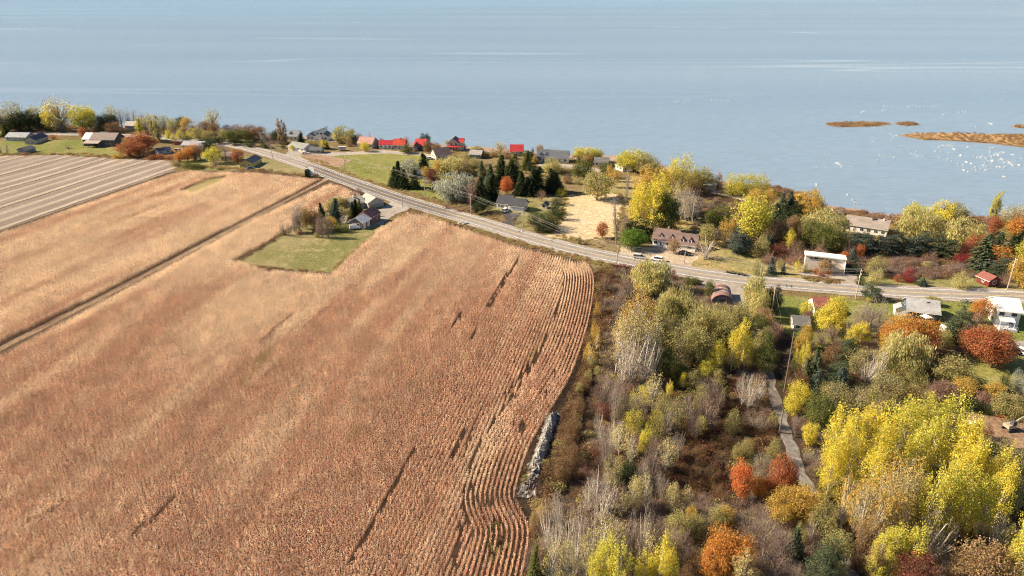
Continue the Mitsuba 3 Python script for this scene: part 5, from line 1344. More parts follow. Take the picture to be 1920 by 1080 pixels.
for name, lab, ct, a, b, Wd, hw, hr, wl, rf, rd, nf in HOUSES:
    h = House(name, lab, ct, a, b); h.basic(Wd, hw, hr, wl, rf, rd, nf, door=1 if nf >= 3 else None)
    if lab.startswith('long white house'):
        h.chimney(h.L * 0.62, 4, 4.5, 6.3, (0.10, 0.09, 0.09), 0.8); h.chimney(h.L * 0.86, 4.5, 4.5, 6.0, (0.75, 0.74, 0.72), 0.6); h.gable(-5.0, -0.05, 0.4, 6.0, 2.4, 1.8, WHITE, (0.30, 0.265, 0.25), 'y', 0.3)
    if lab.startswith('small white house with a blue-grey'):
        h.dormer(h.L * 0.4, 1.0, 3.4, 1.6, 1.2, 0.8, 2.6, WHITE, rf)
    if lab.startswith('low house with an orange'):
        h.chimney(h.L * 0.6, 4, 5, 6.3)
# the charcoal-roofed house with the double garage
h = House('charcoal_house', 'white house with charcoal roofs and a double garage by the black driveway', 'house', (954.5, 395), (981, 397.5))
h.gable(0, h.L, 0, 7.2, 2.6, 2.5, WHITE, (0.062, 0.068, 0.085), 'x', 0.45); h.gable(-6.6, -0.05, 1.6, 10.0, 2.7, 2.8, WHITE, (0.062, 0.068, 0.085), 'x', 0.45)
for u in (0.30, 0.72):
    h.opening('garage_door', 'f', h.L * u, 0.08, 2.3, 2.0, 0, pane=(0.72, 0.72, 0.72))
h.windows('f', [-5.4, -3.8], 0.9, 1.1, 1.2, 1.6); h.opening('door', 'f', -1.6, 0.1, 1.0, 2.0, 1.6, pane=(0.2, 0.22, 0.3)); h.windows('r', [3.6], 0.9, 1.0, 1.1, h.L)
# the shore house with two small dormers and a long wing
h = House('dormered_shore_house', 'long blue-grey-roofed shore house with two small dormers', 'house', (1007, 304), (1066, 305.5))
L = h.L
h.gable(0, L * 0.38, 0.4, 9.5, 2.9, 3.6, (0.72, 0.71, 0.68), (0.13, 0.145, 0.175), 'x', 0.4); h.gable(L * 0.385, L, -0.6, 8.6, 2.9, 3.4, WHITE, (0.15, 0.165, 0.195), 'x', 0.4)
for u in (0.10, 0.27):
    h.dormer(L * u, 1.5, 3.4, 1.7, 1.2, 0.8, 2.6, WHITE, (0.13, 0.145, 0.175))
h.windows('f', [L * 0.08, L * 0.3], 0.9, 1.3, 1.2, 0.4); h.opening('door', 'f', L * 0.19, 0.1, 1.0, 2.0, 0.4, pane=(0.3, 0.3, 0.3)); h.windows('f', [L * x for x in (0.46, 0.6, 0.72, 0.88)], 0.9, 1.4, 1.3, -0.6)
h.slab('porch_roof', [(0.2, -1.7, 2.4), (L * 0.37, -1.7, 2.4), (L * 0.37, 0.33, 2.8), (0.2, 0.33, 2.8)], 0.12, (0.13, 0.145, 0.175))
for x in (0.3, L * 0.18, L * 0.355):
    h.box('porch_post', x, x + 0.12, -1.65, -1.53, 0, 2.4, WHITE)
# the cream house with red roofs
h = House('cream_house', 'tall cream house with red roofs and a dark gable by the shore', 'house', (841, 282), (868, 282.5))
L = h.L; RD = (0.47, 0.045, 0.055)
h.gable(0, L * 0.72, 0, 8.0, 5.0, 2.6, CREAM, (0.10, 0.075, 0.085), 'y', 0.5); h.gable(L * 0.725, L, 1.0, 7.0, 5.2, 1.8, CREAM, RD, 'x', 0.4)
h.slab('porch_roof', [(-0.6, -2.2, 2.35), (L * 0.9, -2.2, 2.35), (L * 0.9, -0.06, 3.0), (-0.6, -0.06, 3.0)], 0.14, RD)
h.windows('f', [L * 0.2, L * 0.52], 3.5, 1.1, 1.1, 0); h.windows('f', [L * 0.15, L * 0.55], 0.8, 1.3, 1.2, 0); h.opening('door', 'f', L * 0.35, 0.1, 1.0, 2.0, 0, pane=(0.3, 0.05, 0.05))
for x in (0, L * 0.45, L * 0.85):
    h.box('porch_post', x, x + 0.14, -2.1, -1.96, 0, 2.35, WHITE)
# the dark house with a red roof
h = House('dark_house', 'dark house with a red roof between the dark evergreens by the shore', 'house', (777, 282), (797, 283))
L = h.L
h.gable(0, L, 0, 8.0, 3.6, 3.0, (0.09, 0.085, 0.10), RD, 'x', 0.4); h.gable(L * 0.1, L * 0.5, -1.8, -0.05, 3.4, 2.0, (0.10, 0.09, 0.11), RD, 'y', 0.3)
h.windows('f', [L * 0.75], 1.0, 1.0, 1.2, 0); h.windows('f', [L * 0.3], 1.0, 1.0, 1.2, -1.8); h.opening('door', 'f', L * 0.9, 0.1, 0.9, 2.0, 0)
# the modern white house with a slanted tower
h = House('modern_house', 'white modern house with a slanted-roof tower above the shore', 'house', (576, 262.5), (616, 263))
L = h.L
h.gable(0, L * 0.34, 0, 9, 2.8, 1.8, (0.72, 0.73, 0.74), (0.13, 0.14, 0.16), 'y', 0.4); h.gable(L * 0.66, L, -1, 8, 2.8, 1.9, (0.74, 0.74, 0.74), (0.15, 0.155, 0.17), 'y', 0.4)
pr = Polygon([(L * 0.30, -0.3), (L * 0.80, -0.3), (L * 0.80, 7.6), (L * 0.30, 5.2)])
m = trimesh.creation.extrude_polygon(pr, 6.5, engine='earcut'); m.apply_transform([[1, 0, 0, 0], [0, 0, -1, 9.0], [0, 1, 0, 0], [0, 0, 0, 1]]); m.fix_normals(); h.part('tower', m, (0.80, 0.80, 0.80))
h.slab('roof', [(L * 0.28, 2.2, 5.15), (L * 0.82, 2.2, 7.75), (L * 0.82, 9.3, 7.75), (L * 0.28, 9.3, 5.15)], 0.2, (0.17, 0.20, 0.21))
h.windows('f', [L * 0.1, L * 0.24], 0.9, 1.1, 1.2, 0); h.windows('f', [L * 0.75, L * 0.9], 0.9, 1.1, 1.2, -1); h.windows('f', [L * 0.45, L * 0.62], 3.4, 1.4, 1.0, 2.5)
# the brown-roofed barn at the left
h = House('farm_barn', 'big dark barn with a brown roof, white at its left end', 'barn', (157, 274), (217, 275))
L = h.L
h.gable(L * 0.24, L, 0, 11, 4.6, 3.2, (0.10, 0.10, 0.115), (0.235, 0.195, 0.185), 'x', 0.5); h.gable(0, L * 0.235, 0.3, 10.7, 4.6, 3.1, (0.10, 0.10, 0.11), (0.80, 0.80, 0.80), 'x', 0.5)
h.slab('lean_to_roof', [(L * 0.13, -5.0, 2.7), (L * 0.62, -5.0, 2.7), (L * 0.62, -0.06, 4.0), (L * 0.13, -0.06, 4.0)], 0.18, (0.42, 0.36, 0.33))
for x in (0.14, 0.3, 0.45, 0.61):
    h.box('post', L * x - 0.1, L * x + 0.1, -4.9, -4.7, -0.1, 2.7, (0.15, 0.14, 0.13))
h.windows('f', [L * 0.72, L * 0.86], 1.0, 1.2, 1.3, 0, pane=(0.12, 0.12, 0.14)); h.opening('door', 'f', L * 0.4, 0, 3.0, 2.6, 0, pane=(0.03, 0.03, 0.03), frame=(0.1, 0.1, 0.1)); h.windows('r', [3, 8], 1.0, 1.0, 1.1, L)
h.box('roof_vent', L * 0.42, L * 0.66, 5.2, 6.4, 7.6, 8.25, (0.5, 0.48, 0.45))
# the pyramid-roofed pavilion
c = at(1327, 354); key = numbered('pavilion'); tag(key, 'pavilion with a white pyramid roof near the shore', 'pavilion')
PM = T().translate([float(c[0]), float(c[1]), 0]).rotate([0, 0, 1], 20)


def ring(n, r, z, rot=0.0):
    a = np.arange(n) * 2 * math.pi / n + rot
    return np.column_stack([r * np.cos(a), r * np.sin(a), np.full(n, z)])


put(f'{key}__wall', {**solid(trimesh.convex.convex_hull(np.vstack([ring(8, 4.2, -0.2), ring(8, 4.2, 2.8)])), (0.42, 0.42, 0.44)), 'to_world': PM})
rk = put(f'{key}__roof', {**solid(trimesh.convex.convex_hull(np.vstack([ring(8, 5.2, 2.8), ring(8, 5.2, 2.95), ring(8, 0.3, 5.9)])), (0.66, 0.66, 0.65)), 'to_world': PM})
for i in range(8):
    p, q = ring(8, 5.24, 3.0)[i], ring(8, 0.3, 5.98)[i]
    put(f'{rk}__hip_cap', {**solid(tube([p, q], 0.08, 5), (0.72, 0.72, 0.71)), 'to_world': PM})
key = put('canopy', {**solid(trimesh.convex.convex_hull(np.vstack([ring(4, 4.0, 2.0, 0.8), ring(4, 4.0, 2.3, 0.8), ring(4, 2.2, 2.8, 0.8)])), (0.80, 0.80, 0.78)), 'to_world': T().translate([float(x) for x in at(1308, 354)]).rotate([0, 0, 1], 15)})
tag(key, 'low white canopy at the left foot of the pavilion', 'canopy')
for i in range(4):
    p = ring(4, 3.7, 0, 0.8)[i]
    put(f'{key}__post', {**solid(tube([p + [0, 0, -0.1], p + [0, 0, 2.05]], 0.06, 6), (0.75, 0.75, 0.75)), 'to_world': scene[key]['to_world']})

# ------------------------------------------------------------------ vehicles
def car(label, px, py, heading, paint, kind='car', cat_='car', group=None):
    """Heading in degrees, counter-clockwise from the picture's right; the car stands on the ground at the pixel."""
    c = at(px, py); key = numbered('parked_car' if kind != 'van' else 'parked_van'); tag(key, label, cat_, group)
    M = T().translate([float(c[0]), float(c[1]), 0.13]).rotate([0, 0, 1], heading)
    L, Wd = (4.7, 1.85)
    top = 1.45 if kind == 'car' else 1.72
    side_ = [(-L / 2, 0.35), (-L / 2, 0.85), (-L / 2 + 0.15, 0.98), (L / 2 - 0.9, 0.95), (L / 2 - 0.1, 0.75), (L / 2, 0.55), (L / 2, 0.35)]
    body = Polygon(side_)
    for wx_ in (-1.45, 1.45):
        body = body.difference(Point(wx_, 0.34).buffer(0.40, 8))

    def ext(poly, w):
        m = trimesh.creation.extrude_polygon(poly, w, engine='earcut'); m.apply_transform([[1, 0, 0, 0], [0, 0, -1, w / 2], [0, 1, 0, 0], [0, 0, 0, 1]]); m.fix_normals(); return m
    put(f'{key}__body', {**solid(ext(body, Wd), paint), 'to_world': M})
    if kind == 'car':
        a, b = (-1.9, 1.05), (-1.3, 0.35)
    else:
        a, b = (-2.3, 1.15), (-2.1, 0.45)
    cab = np.array([[x, s * y, z] for s in (-1, 1) for x, y, z in ((a[0], 0.86, 0.95), (a[1], 0.86, 0.95), (b[0], 0.70, top), (b[1], 0.70, top))])
    put(f'{key}__cabin', {**solid(trimesh.convex.convex_hull(cab), (0.05, 0.06, 0.075)), 'to_world': M})
    put(f'{key}__roof', {**solid(trimesh.convex.convex_hull(np.array([[x, s * y, z] for s in (-1, 1) for x in (b[0] - 0.08, b[1] + 0.08) for y, z in ((0.73, top - 0.03), (0.66, top + 0.05))])), paint), 'to_world': M})
    for wx_ in (-1.45, 1.45):
        for s in (-1, 1):
            w = trimesh.creation.cylinder(0.34, 0.22, sections=16); w.apply_transform([[1, 0, 0, wx_], [0, 0, -1, s * 0.82], [0, 1, 0, 0.34], [0, 0, 0, 1]])
            k = put(f'{key}__wheel', {**solid(w, (0.025, 0.025, 0.027)), 'to_world': M})
            hb = trimesh.creation.cylinder(0.19, 0.02, sections=12); hb.apply_transform([[1, 0, 0, wx_], [0, 0, -1, s * 0.945], [0, 1, 0, 0.34], [0, 0, 0, 1]])
            put(f'{k}__rim', {**solid(hb, (0.5, 0.5, 0.52)), 'to_world': M})
    for s in (-1, 1):
        put(f'{key}__headlight', {**solid(boxm(L / 2 - 0.12, L / 2 + 0.015, s * 0.68 - 0.16, s * 0.68 + 0.16, 0.58, 0.70), (0.75, 0.75, 0.72)), 'to_world': M})
        put(f'{key}__taillight', {**solid(boxm(-L / 2 - 0.015, -L / 2 + 0.05, s * 0.74 - 0.12, s * 0.74 + 0.12, 0.66, 0.86), (0.35, 0.02, 0.02)), 'to_world': M})
    return key


car('silver estate car driving on the road above the yellow-green willow', 1199, 485, -20, (0.50, 0.51, 0.53), 'van', 'car')
car('white car on the gravel forecourt edge right of the silver one', 1231, 489, 155, (0.82, 0.82, 0.82), 'van', 'car')
car('dark car parked in front of the dormered house garage', 1284, 478, -20, (0.03, 0.03, 0.04))
car('white car parked at the charcoal-roofed house garage', 948, 397, 70, (0.78, 0.78, 0.8), 'van')
car('dark car driving on the far road at the left', 118, 249, 5, (0.04, 0.045, 0.05))
car('white car parked beside the rust-red maples', 336, 284, 15, (0.82, 0.82, 0.82), 'van')
car('white car parked at the right picture edge', 1911, 662, 110, (0.84, 0.84, 0.84), 'van')
car('black car parked left of the white one at the right edge', 1897, 660, 110, (0.02, 0.02, 0.025))
car('blue car beside the yellow garage', 470, 318, 30, (0.07, 0.12, 0.25))
car('white car parked by the bungalow at the road junction', 573, 289, 10, (0.8, 0.8, 0.8))
car('silver car parked in the trees along the far road', 448, 259, 0, (0.6, 0.6, 0.62), 'van')
car('white car parked near the red-roofed shore houses', 806, 299, 10, (0.75, 0.75, 0.75))


def prop(name, label, cat_, px, py, ang, parts, group=None):
    c = at(px, py); key = numbered(name); tag(key, label, cat_, group)
    M = T().translate([float(c[0]), float(c[1]), 0.03]).rotate([0, 0, 1], ang)
    for nm, m, col in parts:
        put(f'{key}__{nm}', {**solid(cat(m) if isinstance(m, list) else m, col), 'to_world': M})
    return key


def cyl(r, x, y, z, ln, axis='y', n=14):
    m = trimesh.creation.cylinder(r, ln, sections=n)
    m.apply_transform([[1, 0, 0, x], [0, 0, -1, y], [0, 1, 0, z], [0, 0, 0, 1]] if axis == 'y' else [[1, 0, 0, x], [0, 1, 0, y], [0, 0, 1, z], [0, 0, 0, 1]])
    return m


hull = lambda p: trimesh.convex.convex_hull(np.array(p, float))  # noqa: E731
prop('covered_trailer', 'white tarpaulin-covered trailer at the near end of the long barn', 'trailer', 667, 430, 20,
     [('cover', hull([(-2.6, -1.2, 0.7), (2.6, -1.2, 0.7), (2.6, 1.2, 0.7), (-2.6, 1.2, 0.7), (-2.3, 0, 2.5), (2.0, 0.4, 2.2), (-2.4, -0.8, 2.0), (2.4, 0.9, 1.9)]), (0.72, 0.74, 0.76)), ('frame', boxm(-2.7, 3.4, -0.9, 0.9, 0.45, 0.68), (0.3, 0.3, 0.3)),
      ('wheel', cyl(0.36, -0.3, -1.1, 0.36, 0.2), (0.03, 0.03, 0.03)), ('wheel', cyl(0.36, -0.3, 1.1, 0.36, 0.2), (0.03, 0.03, 0.03))])
prop('camper_trailer', 'small pale camper trailer above the road near the pink-roofed house', 'camper', 642, 282, 10,
     [('body', hull([(-2.4, -1.1, 0.6), (2.2, -1.1, 0.6), (2.2, 1.1, 0.6), (-2.4, 1.1, 0.6), (-2.4, -1.1, 2.6), (2.4, -1.1, 2.3), (2.4, 1.1, 2.3), (-2.4, 1.1, 2.6)]), (0.60, 0.60, 0.60)), ('window', boxm(-1.2, 0.2, -1.13, -1.11, 1.5, 2.1), GLASS), ('door', boxm(0.7, 1.4, -1.13, -1.11, 0.7, 2.2), (0.3, 0.3, 0.32)),
      ('wheel', cyl(0.36, 0, -1.0, 0.36, 0.22), (0.03, 0.03, 0.03)), ('wheel', cyl(0.36, 0, 1.0, 0.36, 0.22), (0.03, 0.03, 0.03))])
prop('roadside_sign', 'white roadside billboard on posts at the dirt track entrance', 'sign', 585, 332, -25,
     [('panel', boxm(-1.9, 1.9, -0.06, 0.06, 1.2, 5.4), (0.74, 0.76, 0.80)), ('frame', [boxm(-2.0, -1.9, -0.1, 0.1, 1.1, 5.5), boxm(1.9, 2.0, -0.1, 0.1, 1.1, 5.5), boxm(-1.9, 1.9, -0.1, 0.1, 5.4, 5.5), boxm(-1.9, 1.9, -0.1, 0.1, 1.1, 1.2)], (0.55, 0.56, 0.6)),
      ('post', boxm(-1.5, -1.3, 0.06, 0.26, -0.2, 5.0), (0.25, 0.22, 0.2)), ('post', boxm(1.3, 1.5, 0.06, 0.26, -0.2, 5.0), (0.25, 0.22, 0.2))])
prop('cedar_hedge', 'clipped dark cedar block left of the roadside billboard', 'hedge', 577, 332, 0, [('foliage', hull([(x * s, y * s, z) for z, s in ((-0.1, 0.9), (1, 1.05), (3.6, 0.95), (4.3, 0.6)) for x in (-1.2, 1.2) for y in (-1.0, 1.0)]), (0.035, 0.055, 0.03))])
prop('white_table', 'white folding table top at the edge of the brown clearing', 'table', 1815, 797, -15, [('top', boxm(-1.5, 1.5, -0.8, 0.8, 0.78, 0.86), (0.72, 0.76, 0.82)), ('leg', [boxm(x - .04, x + .04, y - .04, y + .04, 0, 0.78) for x in (-1.3, 1.3) for y in (-0.7, 0.7)], (0.4, 0.4, 0.42))])
prop('red_boat', 'long low red boat lying on the brown clearing', 'boat', 1887, 783, 3, [('hull', hull([(-2.3, 0, 0.5), (-1.5, -0.55, 0.45), (1.5, -0.55, 0.45), (2.4, 0, 0.5), (1.5, 0.55, 0.45), (-1.5, 0.55, 0.45), (-1.4, 0, 0), (1.4, 0, 0)]), (0.45, 0.045, 0.03)), ('rail', boxm(-1.5, 1.5, -0.6, -0.52, 0.42, 0.52), (0.3, 0.03, 0.02))])
prop('small_excavator', 'beige machine with a raised boom on the brown clearing', 'excavator', 1892, 806, 12,
     [('body', hull([(-1.2, -0.9, 0.8), (1.0, -0.9, 0.8), (1.0, 0.9, 0.8), (-1.2, 0.9, 0.8), (-1.2, -0.8, 1.6), (0.6, -0.8, 1.6), (0.6, 0.8, 1.6), (-1.2, 0.8, 1.6)]), (0.40, 0.35, 0.27)), ('cab', hull([(-0.3, -0.85, 1.55), (0.8, -0.85, 1.55), (0.8, 0.1, 1.55), (-0.3, 0.1, 1.55), (-0.2, -0.8, 2.6), (0.6, -0.8, 2.6), (0.6, 0.05, 2.6), (-0.2, 0.05, 2.6)]), (0.08, 0.08, 0.09)),
      ('track', hull([(x, y, z) for y in (-1.1, -0.7) for x, z in ((-1.4, 0.35), (-1.1, 0.0), (1.1, 0.0), (1.4, 0.35), (1.2, 0.7), (-1.2, 0.7))]), (0.05, 0.05, 0.05)), ('track', hull([(x, y, z) for y in (0.7, 1.1) for x, z in ((-1.4, 0.35), (-1.1, 0.0), (1.1, 0.0), (1.4, 0.35), (1.2, 0.7), (-1.2, 0.7))]), (0.05, 0.05, 0.05)),
      ('boom', tube([(0.9, 0.3, 1.2), (2.4, 0.3, 2.3), (4.2, 0.3, 3.2)], [0.2, 0.2, 0.14], 6), (0.40, 0.35, 0.27)), ('arm', tube([(4.2, 0.3, 3.2), (4.6, 0.3, 1.7)], [0.13, 0.1], 6), (0.55, 0.5, 0.4)), ('bucket', hull([(4.3, -0.1, 1.1), (4.9, -0.1, 1.0), (4.9, 0.7, 1.0), (4.3, 0.7, 1.1), (4.5, -0.1, 1.75), (4.5, 0.7, 1.75)]), (0.3, 0.28, 0.25))])
prop('doghouse', 'tiny white-roofed hut between the blue house and the white house', 'hut', 1769, 621, 30, [('wall', boxm(-0.8, 0.8, -0.9, 0.9, 0, 1.1), (0.55, 0.52, 0.5)), ('roof', hull([(-1.0, -1.1, 1.1), (1.0, -1.1, 1.1), (1.0, 1.1, 1.1), (-1.0, 1.1, 1.1), (0, -1.1, 1.9), (0, 1.1, 1.9)]), (0.80, 0.80, 0.80))])
prop('patio_umbrella', 'square white patio umbrella in front of the blue house', 'umbrella', 1734, 606, 10, [('canopy', hull([(-1.3, -1.3, 2.2), (1.3, -1.3, 2.2), (1.3, 1.3, 2.2), (-1.3, 1.3, 2.2), (0, 0, 2.8)]), (0.82, 0.82, 0.82)), ('pole', cyl(0.04, 0, 0, 1.2, 2.4, 'z', 8), (0.4, 0.4, 0.4))])
prop('rock_heap', 'small heap of pale rocks at the field corner by the road', 'rock heap', 868, 420, 10, [('rock', trimesh.creation.icosphere(1, 1).apply_transform(np.diag([a, b, c_, 1])).apply_translation((x, y, c_ * 0.5)), (0.44 + 0.03 * i, 0.42 + 0.03 * i, 0.41)) for i, (x, y, a, b, c_) in enumerate([(-1.5, 0, 0.8, 0.7, 0.6), (-0.3, 0.4, 1.0, 0.8, 0.7), (0.9, -0.2, 0.9, 0.7, 0.55), (1.9, 0.2, 0.7, 0.6, 0.5), (0.2, -0.8, 0.7, 0.6, 0.5)])])
for i, x in enumerate(np.linspace(1364, 1399, 9)):
    p = at(x, 512 + (x - 1364) * 0.17)
    key = numbered('clipped_shrub'); r = np.random.default_rng(i)
    v, f, c_ = clump('leafy', 'dark', 900 + i, 120, 1.6, 1.1)
    scene[key] = {**mikit.ply((v, f), 'leaf', color=np.clip(c_, 0.005, 0.9)), 'to_world': T().translate([float(p[0]), float(p[1]), 0.05])}
    tag(key, f"{['leftmost', 'second from left', 'third from left', 'fourth from left', 'middle', 'fourth from right', 'third from right', 'second from right', 'rightmost'][i]} of the nine small dark shrubs lining the road", 'shrub', 'dark shrubs lining the road')

# ------------------------------------------------------------------ utility poles and wires
POLES = [(1888, 543.5, 484, 'wood', 'pale leaning utility pole at the right beside the red shed', 2), (1604, 561, 505, 'wood', 'pale utility pole with two crossarms by the roadside pine', 2), (1423, 534, 495, 'grey', 'grey utility pole left of the pale shed lawn', 2), (1283, 494, 465, 'grey', 'thin grey pole at the forecourt of the dormered house', 1),
         (1156, 498, 461, 'grey', 'utility pole between the road and the bare poplar', 1), (980, 435, 396, 'grey', 'utility pole at the black driveway mouth', 2), (883, 402, 364, 'grey', 'utility pole under the silver willow', 1), (797, 373, 333, 'grey', 'utility pole right of the dark spruces', 1), (732, 348, 313, 'grey', 'utility pole at the corner of the bright meadow', 1),
         (647, 321, 290, 'grey', 'utility pole left of the bright meadow', 1), (511, 298, 274, 'grey', 'utility pole on the near side of the road junction', 1), (490, 273, 249, 'grey', 'utility pole beyond the road at the far junction', 1), (755, 388, 360, 'grey', 'lamp post at the long barn driveway', 0), (1445, 597, 538, 'wood', 'leaning pole with guy wires by the lane mouth', 0),
         (1470, 735, 622, 'dark', 'thin dark pole beside the shaded lane', 0), (1461, 812, 768, 'dark', 'thin pale post beside the gravel lane', 0)]
PCOL = {'wood': (0.52, 0.45, 0.37), 'grey': (0.42, 0.39, 0.36), 'dark': (0.20, 0.17, 0.15)}
TOPS = []
for px, pb, pt, cl, lab, arms in POLES:
    p = at(px, pb); d = FW + np.array([(px - 960) / FOC, 0, 0]) + UP * (540 - pt) / FOC; hh = CAM_H + d[2] * (p[1] / d[1])
    key = numbered('utility_pole' if arms or cl != 'grey' else 'lamp_post'); tag(key, lab, 'pole')
    M = T().translate([float(p[0]), float(p[1]), 0]); ra = math.degrees(math.atan2(p[1], p[0])) if False else 65.0
    put(f'{key}__shaft', {**solid(tube([(0, 0, -0.3), (0, 0, hh)], [0.19, 0.13], 8), PCOL[cl], True), 'to_world': M})
    M2 = M.rotate([0, 0, 1], 75.0)
    for a_ in range(arms):
        z = hh - 0.35 - 1.1 * a_
        put(f'{key}__crossarm', {**solid(boxm(-1.2, 1.2, -0.19, -0.09, z - 0.06, z + 0.06), PCOL[cl]), 'to_world': M2})
        for x in (-1.1, -0.4, 0.4, 1.1):
            put(f'{key}__insulator', {**solid(cyl(0.05, x, -0.14, z + 0.13, 0.16, 'z', 8), (0.5, 0.5, 0.48)), 'to_world': M2})
    if cl == 'wood' and arms:
        put(f'{key}__transformer', {**solid(cyl(0.26, 0.36, -0.05, hh - 2.6, 0.85, 'z', 12), (0.55, 0.56, 0.57)), 'to_world': M2})
    if arms == 0 and cl == 'grey':
        put(f'{key}__lamp_head', {**solid(boxm(-0.1, 0.9, -0.12, 0.12, hh - 0.1, hh + 0.05), (0.45, 0.45, 0.45)), 'to_world': M2})
    if 'guy' in lab:
        for k_, q in enumerate(((3.5, 1.0), (6.0, -1.5))):
            put(f'{key}__guy_wire', {**solid(tube([(0, 0, hh - 0.8), (q[0], q[1], 0)], 0.03, 4), (0.5, 0.5, 0.5)), 'to_world': M})
    TOPS.append((np.array([p[0], p[1], hh]), arms))
for i in range(11):
    (a, na), (b, nb) = TOPS[i], TOPS[i + 1]
    key = numbered('power_line'); tag(key, f"sagging wires from the {POLES[i][4]}"[:110].rsplit(' ', 0)[0] if False else f"wires strung {['rightmost', 'second', 'third', 'fourth', 'fifth', 'sixth', 'seventh', 'eighth', 'ninth', 'tenth', 'leftmost'][i]} along the road counting from the right edge" if 0 < i < 10 else ['wires strung along the road at the right edge', 0, 0, 0, 0, 0, 0, 0, 0, 0, 'wires crossing the road at the far junction'][i], 'wires', 'wires along the road')
    off = np.array([math.cos(math.radians(75)), math.sin(math.radians(75)), 0])
    for s, z in ((-1.1, -0.15), (0.4, -0.15), (1.1, -0.15), (0, -1.8)):
        t = np.linspace(0, 1, 9)[:, None]; pts = a + off * s + (b - a) * t + np.array([0, 0, 1.0]) * (z - 4 * np.minimum(1.3, np.linalg.norm(b - a) / 45) * t * (1 - t))
        put(f'{key}__wire', solid(tube(pts, 0.028, 4), (0.30, 0.30, 0.31)))

# ------------------------------------------------------------------ the grey spoil mound at the field's edge
r = np.random.default_rng(11); ms = []
SP = spline(W2([(1038, 776), (1030, 800), (1020, 830), (1010, 860), (1002, 892), (994, 918), (990, 936)]), 1.0)
mt = np.linspace(0, 1, len(SP)); mh = (0.8 + 0.7 * mt) * np.clip(np.minimum(mt * 9, (1 - mt) * 5), 0.05, 1) ** 0.6; mw = 1.1 + 1.7 * np.clip(mt - 0.6, 0, 1) * 2.2
tt = np.gradient(SP, axis=0); tt /= np.linalg.norm(tt, axis=1, keepdims=True); nn = np.column_stack([-tt[:, 1], tt[:, 0]]); cols = []
for s in np.linspace(-1, 1, 17):
    rough_ = r.normal(0, 0.30, len(SP)) * (1 - s * s) + 0.35 * np.sin(np.arange(len(SP)) * 0.9 + s * 4) * (1 - s * s)
    cols.append(np.column_stack([SP + nn * (mw * s)[:, None] + r.normal(0, 0.22, SP.shape), np.maximum(mh * (1 - abs(s) ** 1.2) + rough_, 0) - 0.05]))
V = np.stack(cols, 1).reshape(-1, 3); i, j = np.meshgrid(np.arange(len(SP) - 1), np.arange(16), indexing='ij'); q = (i * 17 + j).ravel()
m = trimesh.Trimesh(V, np.vstack([np.stack([q, q + 1, q + 18], 1), np.stack([q, q + 18, q + 17], 1)]), process=False)
mat('spoil_mat', grassy((0.30, 0.29, 0.28), (0.36, 0.35, 0.335), (0.17, 0.16, 0.15), 0.2))
key = put('spoil_mound', mikit.ply(m, 'spoil_mat')); tag(key, 'long heap of pale grey rubble and clods at the corn field edge', 'rubble heap')
clods = []
for k_ in range(900):
    t_ = r.random(); a_ = int(t_ * (len(SP) - 1)); s = r.normal(0, 0.55) * (1.0 if t_ < 0.75 else 1.1); rad = r.uniform(0.12, 0.46)
    zz = mh[a_] * max(0, 1 - min(abs(s), 1) ** 1.4)
    c_ = trimesh.creation.icosphere(0, rad); c_.vertices = c_.vertices * r.uniform(0.6, 1.3, 3) + r.normal(0, rad * 0.2, c_.vertices.shape); c_.apply_translation((SP[a_, 0] + nn[a_, 0] * mw[a_] * s, SP[a_, 1] + nn[a_, 1] * mw[a_] * s, zz)); clods.append(c_)
tag(put('spoil_mound__clods', mikit.ply(cat(clods), 'spoil_mat')), 'loose pale clods', None, None, 'stuff')

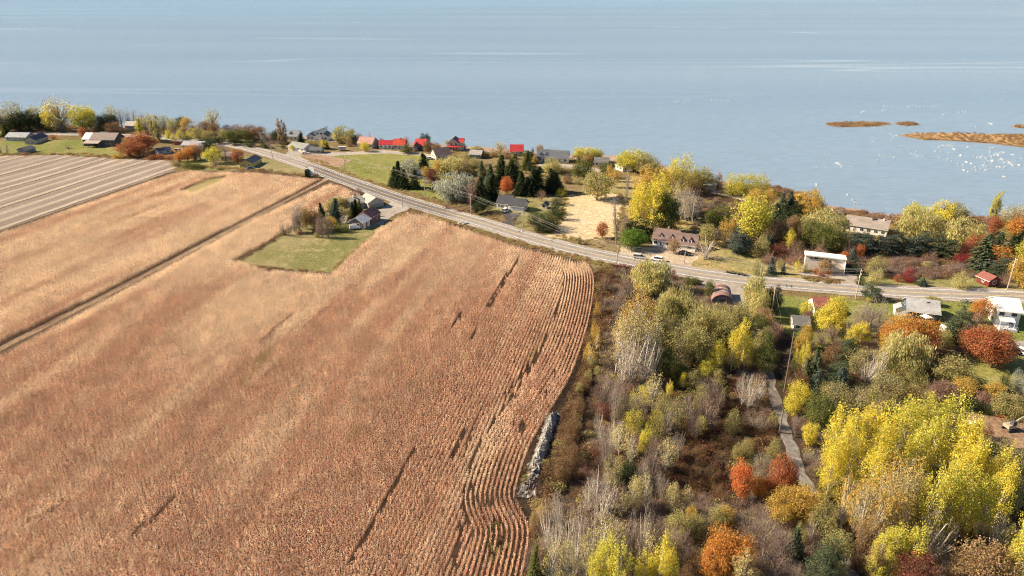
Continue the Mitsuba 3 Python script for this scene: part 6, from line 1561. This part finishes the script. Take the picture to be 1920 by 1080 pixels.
# ------------------------------------------------------------------ snow geese on the water
GZ = [(530, 132), (515, 138), (545, 130), (690, 124), (705, 120), (720, 118), (708, 85), (735, 84), (782, 86), (828, 90), (855, 88), (893, 92), (905, 95), (912, 92), (925, 92), (950, 86), (985, 90), (1010, 90), (1045, 92), (1110, 88), (1135, 92), (1342, 142), (1348, 134), (1376, 133), (1402, 137), (1210, 160), (1597, 233), (1615, 238), (1632, 244), (1484, 260),
      (608, 268), (625, 270), (682, 266), (696, 266), (706, 284), (770, 322), (762, 320), (808, 332), (815, 340), (795, 344), (788, 350), (775, 368), (930, 342), (955, 345), (1000, 346), (1022, 370), (1030, 374), (612, 385), (875, 440), (905, 445), (1172, 432), (1182, 430), (1192, 426), (1205, 424), (1222, 428), (1240, 418), (1262, 422), (1275, 422), (1288, 421), (1205, 418), (1375, 430), (1392, 429), (1412, 432), (1430, 433),
      (1140, 468), (1192, 470), (1195, 476), (1250, 486), (1296, 450), (1310, 454), (1605, 440), (1625, 441), (1632, 441), (1606, 468), (1605, 485), (1335, 512), (1345, 505), (1355, 508), (1358, 500), (1468, 508), (1468, 514), (1495, 520), (1525, 522), (1532, 516), (1542, 503), (1565, 524), (1562, 516), (1580, 532), (1588, 548), (1612, 508), (1618, 518), (1610, 545), (1622, 552), (1628, 540), (1636, 545), (1618, 568), (1640, 502), (1650, 494), (1662, 490), (1668, 498), (1673, 504), (1685, 480), (1698, 476), (1708, 486), (1718, 480), (1682, 544), (1690, 540), (1705, 532), (1712, 540), (1698, 526), (1718, 562), (1732, 566), (1762, 556), (1765, 568), (1778, 572), (1786, 568), (1785, 578), (1798, 582), (1800, 590), (1812, 590), (1790, 498), (1812, 496), (1820, 530), (1870, 528), (1850, 588), (1857, 582), (1845, 590),
      (668, 490), (680, 497), (724, 500), (776, 512), (796, 518), (932, 490), (945, 488), (970, 490), (988, 466), (990, 512), (1050, 510), (635, 545), (655, 543), (1170, 525), (1248, 535), (1280, 552), (1335, 577), (1372, 582), (1383, 590), (1400, 558), (1410, 565), (1445, 572), (1548, 588), (1560, 570), (1582, 598), (1525, 618), (1560, 628), (1575, 632), (1582, 620), (1608, 620), (1456, 625), (1478, 602), (1485, 628), (1385, 628), (1416, 640), (1660, 600), (1675, 602), (1690, 598), (1690, 608), (1722, 600), (1738, 592), (1708, 682), (1722, 684), (1738, 682),
      (210, 484), (238, 484), (262, 487), (288, 482), (290, 578), (305, 568), (322, 574), (332, 577), (345, 584), (362, 592), (345, 604), (422, 597), (446, 612), (140, 602), (213, 603), (136, 748), (148, 750), (400, 834), (404, 842), (440, 880), (452, 882), (462, 905), (490, 912)]
gb = trimesh.creation.icosphere(1, 0.5); gb.vertices = gb.vertices * [0.95, 0.52, 0.50] + [0, 0, 0.13]
nk = tube([(0.38, 0, 0.2), (0.52, 0, 0.48), (0.60, 0, 0.62)], [0.10, 0.07, 0.06], 6); hd = trimesh.creation.icosphere(1, 0.10); hd.apply_translation((0.64, 0, 0.64)); bk = tube([(0.70, 0, 0.64), (0.84, 0, 0.60)], [0.05, 0.02], 5); tl_ = tube([(-0.36, 0, 0.2), (-0.68, 0, 0.26)], [0.16, 0.05], 5)
gb.vertices *= 1.0; parts = [(gb, (0.85, 0.85, 0.84)), (nk, (0.85, 0.85, 0.84)), (hd, (0.85, 0.85, 0.84)), (bk, (0.6, 0.3, 0.2)), (tl_, (0.55, 0.55, 0.55))]
gm = cat([p for p, _ in parts]); gc = np.vstack([np.tile(c_, (len(p.vertices), 1)) for p, c_ in parts])
shapegroup('goose_model', mikit.ply(gm, 'paint', smooth=True, color=gc))
r = np.random.default_rng(21)


def goose(px, py):
    p = at(px, py, -0.6); key = numbered('snow_goose'); s = float(r.uniform(1.0, 1.25))
    scene[key] = {'type': 'instance', 'shapegroup': {'type': 'ref', 'id': 'goose_model'}, 'to_world': T().translate([float(p[0]), float(p[1]), -0.6]).rotate([0, 0, 1], float(r.normal(200, 40))).scale(s)}
    tag(key, 'small white snow goose resting on the grey-blue water off the shore', 'goose', 'snow geese resting on the water')


for zx, zy in GZ:
    p = at(1500 + zx / 4.5, 180 + zy / 4.5, -0.6)
    if any(q.buffer(0.5).contains(Point(p[:2])) for q in ISLET_POLY) or shore_y(p[0]) > p[1] - 2:
        continue
    goose(1500 + zx / 4.5, 180 + zy / 4.5)
for i in range(22):
    goose(1238 + i * 2.6 + r.normal(0, 1), 200 - i * 0.55 + r.normal(0, 0.6))
for i in range(10):
    goose(1333 + i * 3.6 + r.normal(0, 1), 188 + r.normal(0, 0.8))

for k_, v_ in labels.items():
    if v_.get('kind') != 'structure' and len(v_.get('label', '').split()) > 16:
        print('LONG', k_, v_['label'])
